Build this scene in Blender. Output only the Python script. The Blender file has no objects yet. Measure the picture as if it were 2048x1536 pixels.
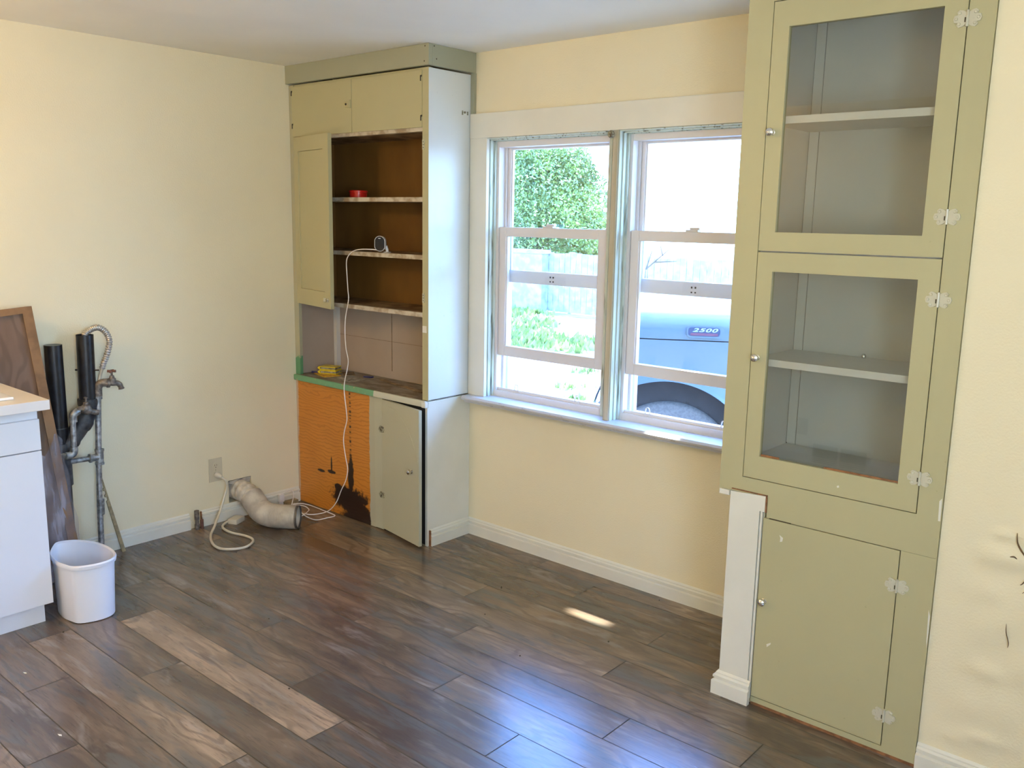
import bpy, bmesh, math, random
from mathutils import Vector, Matrix
random.seed(7)
C = bpy.context.scene.collection
SC = bpy.context.scene
PI = math.pi

# ------------------------------------------------------------------ camera
cam_d = bpy.data.cameras.new('camera'); cam = bpy.data.objects.new('camera', cam_d); C.objects.link(cam)
cam.location = (4.2487, -3.3137, 1.6505)
cam.rotation_euler = (1.388612, -0.018044, 0.716069)
cam_d.sensor_width = 36.0; cam_d.lens = 1788.63 / 2048 * 36.0; cam_d.clip_start = 0.02; cam_d.clip_end = 300
SC.camera = cam
SC.view_settings.view_transform = 'Standard'; SC.view_settings.look = 'None'
SC.view_settings.gamma = 1.0; SC.view_settings.use_curve_mapping = False
SC.view_settings.exposure = 0.0

# ------------------------------------------------------------------ world
w = bpy.data.worlds.new('sky'); SC.world = w; w.use_nodes = True
nt = w.node_tree; nt.nodes.clear()
tc = nt.nodes.new('ShaderNodeTexCoord'); sp = nt.nodes.new('ShaderNodeSeparateXYZ')
cr = nt.nodes.new('ShaderNodeValToRGB'); bg = nt.nodes.new('ShaderNodeBackground'); ow = nt.nodes.new('ShaderNodeOutputWorld')
nt.links.new(tc.outputs['Generated'], sp.inputs[0]); nt.links.new(sp.outputs['Z'], cr.inputs[0])
nt.links.new(cr.outputs[0], bg.inputs[0]); nt.links.new(bg.outputs[0], ow.inputs[0])
e = cr.color_ramp.elements
e[0].position = 0.0; e[0].color = (0.32, 0.52, 0.78, 1)
e[1].position = 1.0; e[1].color = (0.05, 0.14, 0.38, 1)
x = e.new(0.16); x.color = (0.26, 0.50, 0.85, 1)
x = e.new(0.62); x.color = (0.19, 0.46, 1.3, 1)
bg.inputs[1].default_value = 20.0

def light(name, kind, loc, rot, energy, col, **kw):
    d = bpy.data.lights.new(name, kind); o = bpy.data.objects.new(name, d); C.objects.link(o)
    o.location = loc; o.rotation_euler = rot; d.energy = energy; d.color = col
    for k, v in kw.items(): setattr(d, k, v)
    return o
def aim(o, d): o.rotation_euler = Vector(d).to_track_quat('-Z', 'Y').to_euler()
sun = light('sun', 'SUN', (0, 6, 8), (0, 0, 0), 17.0, (1.0, 0.92, 0.76), angle=0.009)
aim(sun, (-0.12, -0.42, -0.95))
# added fill light in a made-up window of the unseen right-hand wall
a = light('side_window_daylight', 'AREA', (4.93, -3.2, 1.5), (0, 0, 0), 38.0, (1.0, 0.95, 0.86), shape='RECTANGLE', size=1.1, size_y=1.1)
aim(a, (-1, 0, 0.28))
# added spot lamp outside the window, stands in for the floor's sun patch
g = light('sun_glint', 'SPOT', (2.55, 0.55, 2.35), (0, 0, 0), 5500.0, (1, 0.97, 0.85), spot_size=math.radians(6.0), spot_blend=1.0, shadow_soft_size=0.015)
aim(g, Vector((2.19, -0.40, 0)) - Vector((2.55, 0.55, 2.35)))

# ------------------------------------------------------------------ materials
class NB:
    def __init__(s, name):
        s.m = bpy.data.materials.new(name); s.m.use_nodes = True
        s.t = s.m.node_tree; s.t.nodes.clear()
        s.out = s.t.nodes.new('ShaderNodeOutputMaterial')
    def n(s, typ, **kw):
        nd = s.t.nodes.new(typ)
        for k, v in kw.items():
            if k.startswith('i_'):
                key = k[2:]; key = int(key) if key.isdigit() else key.replace('_', ' ')
                s.set(nd.inputs[key], v)
            else: setattr(nd, k, v)
        return nd
    def set(s, inp, v):
        if isinstance(v, bpy.types.NodeSocket): s.t.links.new(v, inp)
        else:
            try: inp.default_value = v
            except Exception: inp.default_value = tuple(v) + (1,)
    def math(s, op, a, b=0.0, c=None, clamp=False):
        nd = s.t.nodes.new('ShaderNodeMath'); nd.operation = op; nd.use_clamp = clamp
        s.set(nd.inputs[0], a); s.set(nd.inputs[1], b)
        if c is not None: s.set(nd.inputs[2], c)
        return nd.outputs[0]
    def mix(s, f, a, b):
        nd = s.t.nodes.new('ShaderNodeMix'); nd.data_type = 'RGBA'
        s.set(nd.inputs[0], f); s.set(nd.inputs[6], a if isinstance(a, bpy.types.NodeSocket) else tuple(a)[:3] + (1,)); s.set(nd.inputs[7], b if isinstance(b, bpy.types.NodeSocket) else tuple(b)[:3] + (1,))
        return nd.outputs[2]
    def ramp(s, f, lo, hi):
        nd = s.t.nodes.new('ShaderNodeMapRange'); nd.interpolation_type = 'SMOOTHSTEP'
        s.set(nd.inputs[0], f); nd.inputs[1].default_value = lo; nd.inputs[2].default_value = hi
        return nd.outputs[0]
    def pos(s):
        if not hasattr(s, '_p'):
            s._p = s.n('ShaderNodeNewGeometry').outputs['Position']
            sx = s.t.nodes.new('ShaderNodeSeparateXYZ'); s.t.links.new(s._p, sx.inputs[0]); s._x = sx.outputs
        return s._p
    def xyz(s): s.pos(); return s._x
    def noise(s, scale, detail=3, rough=0.5, vec=None, dist=0.0):
        return s.n('ShaderNodeTexNoise', i_Vector=vec if vec is not None else s.pos(), i_Scale=scale, i_Detail=detail, i_Roughness=rough, i_Distortion=dist).outputs[0]
    def vec(s, x, y, z):
        return s.n('ShaderNodeCombineXYZ', i_0=x, i_1=y, i_2=z).outputs[0]
    def bsdf(s, col, rough=0.5, metal=0.0, bump=None, bstr=0.2, bdist=0.002, spec=0.5, **kw):
        b = s.n('ShaderNodeBsdfPrincipled')
        s.set(b.inputs['Base Color'], col if isinstance(col, bpy.types.NodeSocket) else tuple(col)[:3] + (1,))
        s.set(b.inputs['Roughness'], rough); s.set(b.inputs['Metallic'], metal); s.set(b.inputs['Specular IOR Level'], spec)
        for k, v in kw.items(): s.set(b.inputs[k], v)
        if bump is not None:
            bn = s.n('ShaderNodeBump', i_Strength=bstr, i_Distance=bdist, i_Height=bump)
            s.t.links.new(bn.outputs[0], b.inputs['Normal'])
        s.t.links.new(b.outputs[0], s.out.inputs[0])
        return s.m

def plain(name, col, rough=0.5, metal=0.0, var=0.08, scale=6.0, bump=0.0, bscale=120.0, bdist=0.001, dark=None, spec=0.5):
    b = NB(name)
    n = b.noise(scale, 4)
    c2 = dark or tuple(v * (1 - 2.2 * var) for v in col)
    c = b.mix(b.ramp(n, 0.35, 0.65), c2, col) if var else col
    return b.bsdf(c, rough, metal, bump=b.noise(bscale, 2) if bump else None, bstr=bump, bdist=bdist, spec=spec)

def painted(name, col, rough=0.38, chip=0.0):
    b = NB(name); n = b.noise(3, 4); fine = b.noise(60, 3)
    p = b.pos(); brush = b.noise(1.0, 3, vec=b.n('ShaderNodeMapping', i_Vector=p, i_Scale=(40, 40, 4)).outputs[0])
    c = b.mix(n, tuple(v * 0.93 for v in col), tuple(min(1, v * 1.04) for v in col))
    c = b.mix(b.math('MULTIPLY', b.ramp(fine, 0.70, 0.76), 0.25), c, tuple(v * 0.55 for v in col))
    return b.bsdf(c, rough, bump=b.math('ADD', brush, b.noise(25, 2)), bstr=0.12, bdist=0.002)

M = {}
M['wall'] = plain('cream_wall_paint', (0.825, 0.74, 0.51), 0.62, var=0.02, scale=1.5, bump=0.35, bscale=150, bdist=0.0025)
M['ceiling'] = plain('white_ceiling_paint', (0.92, 0.89, 0.80), 0.75, var=0.02, scale=2, bump=0.2, bscale=90)
M['trim'] = plain('white_trim_paint', (0.75, 0.73, 0.62), 0.35, var=0.02)
M['trimgroove'] = plain('white_trim_groove', (0.62, 0.585, 0.55), 0.5, var=0.05)
M['sage'] = painted('sage_green_paint', (0.465, 0.43, 0.245))
M['sage2'] = painted('sage_green_paint_darker', (0.36, 0.36, 0.25))
M['cream'] = painted('pale_green_cream_paint', (0.47, 0.46, 0.33))
M['whitegloss'] = painted('white_gloss_paint', (0.72, 0.74, 0.70), 0.32)
M['vinyl'] = plain('white_vinyl', (0.72, 0.69, 0.68), 0.35, var=0.0)
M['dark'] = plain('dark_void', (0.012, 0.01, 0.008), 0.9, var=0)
M['gap'] = plain('dark_seam', (0.05, 0.04, 0.02), 0.9, var=0)
M['rawwood'] = plain('raw_reddish_wood', (0.30, 0.13, 0.05), 0.7, var=0.2, scale=40)
M['insidegrey'] = plain('grey_white_cabinet_inside', (0.64, 0.62, 0.56), 0.45, var=0.04, scale=2)
M['shelfwhite'] = plain('white_shelf_paint', (0.80, 0.78, 0.74), 0.4, var=0.03, scale=5)
M['chrome'] = plain('chrome', (0.75, 0.74, 0.72), 0.18, 1.0, var=0.05)
M['brass'] = plain('weathered_brass', (0.42, 0.36, 0.27), 0.45, 0.8, var=0.2, scale=60)
M['rust'] = plain('rusty_hinge_metal', (0.16, 0.12, 0.08), 0.7, 0.5, var=0.3, scale=120, dark=(0.42, 0.42, 0.3))
M['galv'] = plain('galvanised_steel', (0.50, 0.52, 0.52), 0.42, 0.7, var=0.25, scale=45)
M['bronze'] = plain('tarnished_valve_bronze', (0.30, 0.26, 0.22), 0.55, 0.6, var=0.25, scale=60)
M['redhandle'] = plain('worn_red_brown_handle', (0.24, 0.11, 0.08), 0.5, 0.3, var=0.2, scale=60)
M['abs'] = plain('black_abs_plastic', (0.010, 0.011, 0.016), 0.35, var=0.3, scale=30)
M['absdirty'] = plain('black_fitting_with_glue', (0.012, 0.013, 0.018), 0.5, scale=30, var=0.1, dark=(0.06, 0.06, 0.06))
M['hosemetal'] = plain('corrugated_metal_hose', (0.55, 0.52, 0.48), 0.35, 0.7, var=0.1, scale=80)
M['beige'] = plain('beige_tube', (0.55, 0.48, 0.36), 0.5, var=0.1)
M['stick'] = plain('tan_lath_wood', (0.36, 0.28, 0.15), 0.7, var=0.15, scale=40)
M['plate'] = plain('ivory_plastic', (0.62, 0.56, 0.40), 0.4, var=0.03)
M['slot'] = plain('dark_slot', (0.03, 0.025, 0.02), 0.6, var=0)
M['cord'] = plain('beige_cord_rubber', (0.66, 0.60, 0.47), 0.5, var=0.05)
M['whitecord'] = plain('white_cable_plastic', (0.82, 0.79, 0.76), 0.4, var=0)
M['bucket'] = plain('white_bucket_plastic', (0.80, 0.80, 0.82), 0.38, var=0.01)
M['laminate'] = plain('white_laminate', (0.78, 0.78, 0.80), 0.38, var=0.015, scale=1.5)
M['counter'] = plain('cream_countertop', (0.74, 0.67, 0.56), 0.35, var=0.03)
M['counteredge'] = plain('white_counter_edge', (0.80, 0.76, 0.72), 0.4, var=0.02)
M['sink'] = plain('white_enamel', (0.88, 0.87, 0.83), 0.15, var=0)
M['carton'] = plain('brown_cardboard', (0.27, 0.145, 0.06), 0.7, var=0.15, scale=12)
M['duct'] = plain('grey_beige_duct_fabric', (0.66, 0.59, 0.47), 0.6, var=0.25, scale=14, dark=(0.46, 0.40, 0.31))
M['tape'] = plain('crumpled_pale_tape', (0.68, 0.62, 0.52), 0.35, var=0.15, scale=30, bump=0.8, bscale=50, bdist=0.004)
M['ring'] = plain('dark_grey_metal_ring', (0.14, 0.13, 0.12), 0.45, 0.6, var=0.1)
M['red'] = plain('red_plastic', (0.62, 0.02, 0.012), 0.3, var=0)
M['yellow'] = plain('yellow_plastic_wrap', (0.72, 0.55, 0.02), 0.35, var=0.1, scale=50)
M['orange'] = plain('orange_printed_card', (0.55, 0.20, 0.02), 0.5, var=0.3, scale=70, dark=(0.7, 0.5, 0.04))
M['paper'] = plain('grey_white_paper', (0.42, 0.39, 0.33), 0.7, var=0.3, scale=35)
M['blue'] = plain('dark_blue_plastic', (0.03, 0.03, 0.12), 0.4, var=0)
M['brownpaper'] = plain('brown_scrap', (0.25, 0.16, 0.08), 0.8, var=0.3, scale=30)
M['lens'] = plain('black_glossy_face', (0.006, 0.007, 0.015), 0.08, var=0)
M['camwhite'] = plain('white_camera_plastic', (0.80, 0.78, 0.76), 0.3, var=0)
M['grille'] = plain('brown_grille', (0.20, 0.16, 0.10), 0.5, 0.3, var=0.05)
M['outletbrown'] = plain('tan_plate', (0.40, 0.30, 0.20), 0.4, var=0)
M['truck'] = plain('white_car_paint', (0.085, 0.125, 0.175), 0.25, var=0.0)  # white truck; the blue of its shaded side is put into this paint
M['tyre'] = plain('tyre_rubber', (0.11, 0.115, 0.13), 0.8, var=0.1, scale=60)
M['wheelwell'] = plain('black_wheel_well', (0.02, 0.022, 0.03), 0.85, var=0.1)
M['darkglass'] = plain('dark_car_glass', (0.02, 0.025, 0.03), 0.05, var=0)
M['badgedark'] = plain('dark_badge', (0.02, 0.035, 0.09), 0.35, var=0)
M['badgered'] = plain('red_badge_stripe', (0.11, 0.035, 0.07), 0.35, var=0)
M['badgetext'] = plain('pale_badge_lettering', (0.28, 0.40, 0.55), 0.4, var=0)
M['hingepaint'] = painted('thick_pale_hinge_paint', (0.56, 0.53, 0.40), .3)
M['crackbrown'] = plain('brown_crack_edge', (0.13, 0.08, 0.04), 0.9, var=0)
M['tread'] = plain('dark_tyre_tread', (0.03, 0.03, 0.035), 0.95, var=0)
M['gravel'] = plain('pale_dry_ground', (0.48, 0.44, 0.36), 0.9, var=0.12, scale=3)
M['grass'] = plain('bright_lawn_grass', (0.36, 0.45, 0.10), 0.7, var=0.25, scale=3)
M['leaf'] = plain('green_leaf', (0.25, 0.35, 0.08), 0.5, var=0.3, scale=1.2)
M['bark'] = plain('grey_brown_bark', (0.14, 0.10, 0.07), 0.9, var=0.2, scale=20)
M['fence'] = plain('weathered_pale_fence_board', (0.40, 0.40, 0.38), 0.85, var=0.15, scale=6)
M['siding'] = plain('pale_house_siding', (0.55, 0.55, 0.52), 0.8, var=0.03)

def mat_oldstops():   # pale green old paint, worn to grey along the edges
    b = NB('worn_mint_window_paint'); p = b.pos()
    st = b.noise(1.0, 5, vec=b.n('ShaderNodeMapping', i_Vector=p, i_Scale=(60, 60, 5)).outputs[0])
    c = b.mix(b.ramp(st, 0.54, 0.66), (0.60, 0.66, 0.58), (0.26, 0.27, 0.21))
    return b.bsdf(c, 0.5, bump=st, bstr=0.3)
M['stops'] = mat_oldstops()
def mat_tanbar():
    b = NB('tan_unpainted_mullion_strip'); p = b.pos()
    n = b.noise(1.0, 5, vec=b.n('ShaderNodeMapping', i_Vector=p, i_Scale=(30, 30, 3)).outputs[0])
    return b.bsdf(b.mix(b.ramp(n, 0.4, 0.7), (0.44, 0.39, 0.27), (0.55, 0.51, 0.40)), 0.55)
M['tanbar'] = mat_tanbar()

def mat_glass(name, tint=(0.96, 0.98, 0.98), refl=1.7, rough=0.02):
    b = NB(name)
    tr = b.n('ShaderNodeBsdfTransparent'); tr.inputs[0].default_value = tint + (1,)
    gl = b.n('ShaderNodeBsdfGlossy'); gl.inputs['Roughness'].default_value = rough
    fr = b.n('ShaderNodeFresnel', i_IOR=1.5)
    geo = b.n('ShaderNodeNewGeometry')
    f = b.math('MULTIPLY', b.math('MULTIPLY', fr.outputs[0], refl), b.math('SUBTRACT', 1.0, geo.outputs['Backfacing']), clamp=True)
    mx = b.n('ShaderNodeMixShader'); b.t.links.new(f, mx.inputs[0]); b.t.links.new(tr.outputs[0], mx.inputs[1]); b.t.links.new(gl.outputs[0], mx.inputs[2])
    b.t.links.new(mx.outputs[0], b.out.inputs[0]); return b.m
M['glass'] = mat_glass('window_glass')
M['cabglass'] = mat_glass('cabinet_glass', (0.88, 0.89, 0.86), 3.0)
def mat_film():
    b = NB('clear_plastic_film'); n = b.noise(1.0, 4, vec=b.n('ShaderNodeMapping', i_Vector=b.pos(), i_Scale=(30, 30, 4)).outputs[0])
    tr = b.n('ShaderNodeBsdfTransparent'); tr.inputs[0].default_value = (0.86, 0.84, 0.84, 1)
    pb = b.n('ShaderNodeBsdfPrincipled'); pb.inputs['Base Color'].default_value = (0.62, 0.56, 0.58, 1); pb.inputs['Roughness'].default_value = 0.2
    bn = b.n('ShaderNodeBump', i_Strength=0.6, i_Distance=0.01, i_Height=n); b.t.links.new(bn.outputs[0], pb.inputs['Normal'])
    mx = b.n('ShaderNodeMixShader'); b.t.links.new(b.math('MULTIPLY_ADD', b.ramp(n, 0.42, 0.72), 0.4, 0.14), mx.inputs[0])
    b.t.links.new(tr.outputs[0], mx.inputs[1]); b.t.links.new(pb.outputs[0], mx.inputs[2]); b.t.links.new(mx.outputs[0], b.out.inputs[0]); return b.m
M['film'] = mat_film()

def wood_nodes(b, u, v, seed, sharp=1.0):
    """u along the grain, v across; returns (blotch, grain) sockets"""
    su = b.math('MULTIPLY_ADD', seed, 37.0, u); sv = b.math('MULTIPLY_ADD', seed, 91.0, v)
    blotch = b.noise(1.0, 5, 0.55, vec=b.vec(b.math('MULTIPLY', su, 2.0), b.math('MULTIPLY', sv, 9.0), 0.0), dist=0.35)
    warp = b.noise(1.0, 2, 0.5, vec=b.vec(b.math('MULTIPLY', su, 2.2), b.math('MULTIPLY', sv, 6.0), 3.3))
    rings = b.math('SINE', b.math('MULTIPLY_ADD', warp, 42.0, b.math('MULTIPLY', sv, 95.0)))
    fine = b.noise(1.0, 4, 0.6, vec=b.vec(b.math('MULTIPLY', su, 14.0), b.math('MULTIPLY', sv, 190.0), 1.7))
    return blotch, rings, fine

def mat_floor():
    b = NB('laminate_planks')
    at = b.n('ShaderNodeAttribute', attribute_name='plank'); s = b.n('ShaderNodeSeparateColor', i_0=at.outputs[0])
    tone, seed = s.outputs[0], s.outputs[1]
    X = b.xyz(); blotch, rings, fine = wood_nodes(b, X[0], X[1], seed)
    b2 = b.noise(1.0, 4, 0.6, vec=b.vec(b.math('MULTIPLY_ADD', seed, 53.0, b.math('MULTIPLY', X[0], 2.4)), b.math('MULTIPLY', X[1], 11.0), 7.7), dist=0.45)
    cr = b.n('ShaderNodeValToRGB'); cr.color_ramp.elements[0].position = 0; cr.color_ramp.elements[0].color = (0.088, 0.062, 0.045, 1)
    cr.color_ramp.elements[1].position = 1; cr.color_ramp.elements[1].color = (0.50, 0.35, 0.22, 1)
    el = cr.color_ramp.elements.new(0.5); el.color = (0.245, 0.172, 0.110, 1)
    f = b.math('ADD', tone, b.math('MULTIPLY', b.math('SUBTRACT', blotch, 0.5), 1.5), clamp=True)
    b.t.links.new(f, cr.inputs[0]); col = cr.outputs[0]
    col = b.mix(b.math('MULTIPLY', b.ramp(b2, 0.50, 0.64), 0.75), col, (0.105, 0.102, 0.092))
    col = b.mix(b.math('MULTIPLY', b.ramp(b2, 0.44, 0.30), 0.35), col, (0.36, 0.32, 0.27))
    g1 = b.math('MULTIPLY', b.ramp(rings, 0.1, 1.0), b.math('MULTIPLY', b.ramp(blotch, 0.42, 0.60), 0.42))
    col = b.mix(g1, col, (0.06, 0.04, 0.03))
    col = b.mix(b.math('MULTIPLY', b.ramp(fine, 0.52, 0.72), 0.45), col, (0.045, 0.032, 0.026))
    rough = b.math('MULTIPLY_ADD', fine, 0.08, 0.215)
    return b.bsdf(col, rough, bump=fine, bstr=0.12, bdist=0.0005, spec=1.0)
M['floor'] = mat_floor()

def mat_plankbox():
    b = NB('wood_grain_plank_face'); X = b.xyz(); blotch, rings, fine = wood_nodes(b, X[2], X[1], 0.37)
    col = b.mix(blotch, (0.10, 0.055, 0.03), (0.26, 0.16, 0.10))
    col = b.mix(b.math('MULTIPLY', b.ramp(rings, 0.0, 1.0), 0.4), col, (0.07, 0.04, 0.02))
    return b.bsdf(col, 0.5)
M['plank'] = mat_plankbox()

def mat_ply():
    b = NB('orange_fir_plywood'); X = b.xyz()
    wv = b.noise(1.0, 3, 0.5, vec=b.vec(b.math('MULTIPLY', X[0], 2.6), 2.0, b.math('MULTIPLY', X[2], 6.0)), dist=0.4)
    rings = b.math('SINE', b.math('MULTIPLY_ADD', wv, 48.0, b.math('MULTIPLY_ADD', b.noise(22, 3), 7.0, b.math('MULTIPLY', X[2], 330.0))))
    col = b.mix(b.noise(6, 4), (0.50, 0.18, 0.018), (0.66, 0.26, 0.035))
    col = b.mix(b.math('MULTIPLY', b.ramp(rings, 0.2, 1.0), 0.42), col, (0.34, 0.11, 0.012))
    n = b.noise(14, 8, 0.75)
    def blob(cx, cz, rx, rz, amp=0.9):
        dx = b.math('DIVIDE', b.math('SUBTRACT', X[0], cx), rx); dz = b.math('DIVIDE', b.math('SUBTRACT', X[2], cz), rz)
        d = b.math('SQRT', b.math('ADD', b.math('MULTIPLY', dx, dx), b.math('MULTIPLY', dz, dz)))
        return b.ramp(b.math('ADD', d, b.math('MULTIPLY', b.math('SUBTRACT', n, 0.5), amp * 2)), 1.22, 0.86)
    st = blob(0.47, 0.105, 0.16, 0.07, 1.0)
    for args in ((0.55, 0.05, 0.12, 0.06), (0.485, 0.24, 0.022, 0.11), (0.31, 0.235, 0.035, 0.010), (0.315, 0.27, 0.006, 0.05), (0.56, 0.01, 0.18, 0.035), (0.22, 0.225, 0.035, 0.007), (0.60, 0.12, 0.03, 0.02), (0.37, 0.16, 0.03, 0.02)):
        st = b.math('MAXIMUM', st, blob(*args))
    strip = b.math('MULTIPLY', b.ramp(b.math('ABSOLUTE', b.math('SUBTRACT', X[0], b.math('MULTIPLY_ADD', n, 0.02, 0.474))), 0.011, 0.004), b.ramp(b.noise(1, 3, vec=b.vec(0.0, 0.0, b.math('MULTIPLY', X[2], 60.0))), 0.45, 0.6))
    st = b.math('MAXIMUM', st, b.math('MULTIPLY', strip, b.ramp(X[2], 0.25, 0.30)))
    col = b.mix(st, col, (0.022, 0.008, 0.004))
    edge = b.math('ADD', X[0], b.math('MULTIPLY', b.math('SUBTRACT', n, 0.5), 0.035))
    col = b.mix(b.ramp(edge, 0.643, 0.650), col, (0.45, 0.43, 0.31))
    col = b.mix(b.math('MULTIPLY', b.ramp(edge, 0.022, 0.014), 0.7), col, (0.55, 0.48, 0.38))
    return b.bsdf(col, 0.45, bump=rings, bstr=0.05)
M['ply'] = mat_ply()

def mat_nose():
    b = NB('green_and_cream_nosing_paint'); X = b.xyz(); n = b.noise(28, 5, 0.65)
    gr = b.mix(b.ramp(n, 0.62, 0.66), (0.16, 0.36, 0.19), (0.42, 0.38, 0.20))
    cr_ = b.mix(b.ramp(n, 0.70, 0.72), (0.58, 0.57, 0.45), (0.20, 0.13, 0.07))
    return b.bsdf(b.mix(b.ramp(b.math('MULTIPLY_ADD', n, 0.02, X[0]), 0.708, 0.716), gr, cr_), 0.35, bump=n, bstr=0.3)
M['nose'] = mat_nose()
def mat_stile():
    b = NB('sage_stile_with_old_green_foot'); X = b.xyz(); n = b.noise(20, 4)
    z = b.math('MULTIPLY_ADD', n, 0.08, X[2])
    c = b.mix(b.ramp(z, 0.895, 0.885), (0.42, 0.395, 0.26), (0.10, 0.27, 0.13))
    return b.bsdf(c, 0.4, bump=n, bstr=0.2)
M['stile'] = mat_stile()
def mat_worktop():
    b = NB('stained_worn_worktop'); X = b.xyz()
    n = b.noise(1.0, 6, 0.65, vec=b.vec(b.math('MULTIPLY', X[0], 7.0), b.math('MULTIPLY', X[1], 22.0), 0.0))
    n2 = b.noise(9, 5, 0.7)
    c = b.mix(b.ramp(n, 0.35, 0.65), (0.13, 0.095, 0.06), (0.31, 0.26, 0.20))
    c = b.mix(b.math('MULTIPLY', b.ramp(n2, 0.56, 0.66), 0.6), c, (0.09, 0.055, 0.025))
    return b.bsdf(c, 0.5, bump=n, bstr=0.2)
M['worktop'] = mat_worktop()
def mat_inside():
    b = NB('brown_varnished_cupboard_inside'); X = b.xyz()
    n = b.noise(1.0, 4, vec=b.vec(b.math('MULTIPLY', X[0], 6.0), b.math('MULTIPLY', X[1], 6.0), b.math('MULTIPLY', X[2], 3.0)))
    c = b.mix(n, (0.11, 0.042, 0.008), (0.25, 0.125, 0.025))
    low = b.mix(b.noise(5, 4), (0.36, 0.28, 0.21), (0.46, 0.37, 0.29))
    c = b.mix(b.ramp(X[2], 1.185, 1.165), c, low)
    return b.bsdf(c, 0.5)
M['inside'] = mat_inside()
M['shelfwood'] = plain('worn_brown_shelf', (0.34, 0.23, 0.12), 0.5, var=0.3, scale=14, dark=(0.10, 0.055, 0.02))
M['shelfedge'] = plain('dirty_cream_shelf_edge', (0.55, 0.49, 0.38), 0.45, var=0.2, scale=22, dark=(0.32, 0.24, 0.15))
def mat_sill():
    b = NB('chalky_white_sill_paint'); n = b.noise(1, 5, 0.65, vec=b.n('ShaderNodeMapping', i_Vector=b.pos(), i_Scale=(14, 40, 40)).outputs[0])
    return b.bsdf(b.mix(b.ramp(n, 0.6, 0.7), (0.56, 0.56, 0.57), (0.38, 0.37, 0.36)), 0.3, bump=n, bstr=0.2)
M['sill'] = mat_sill()

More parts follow.
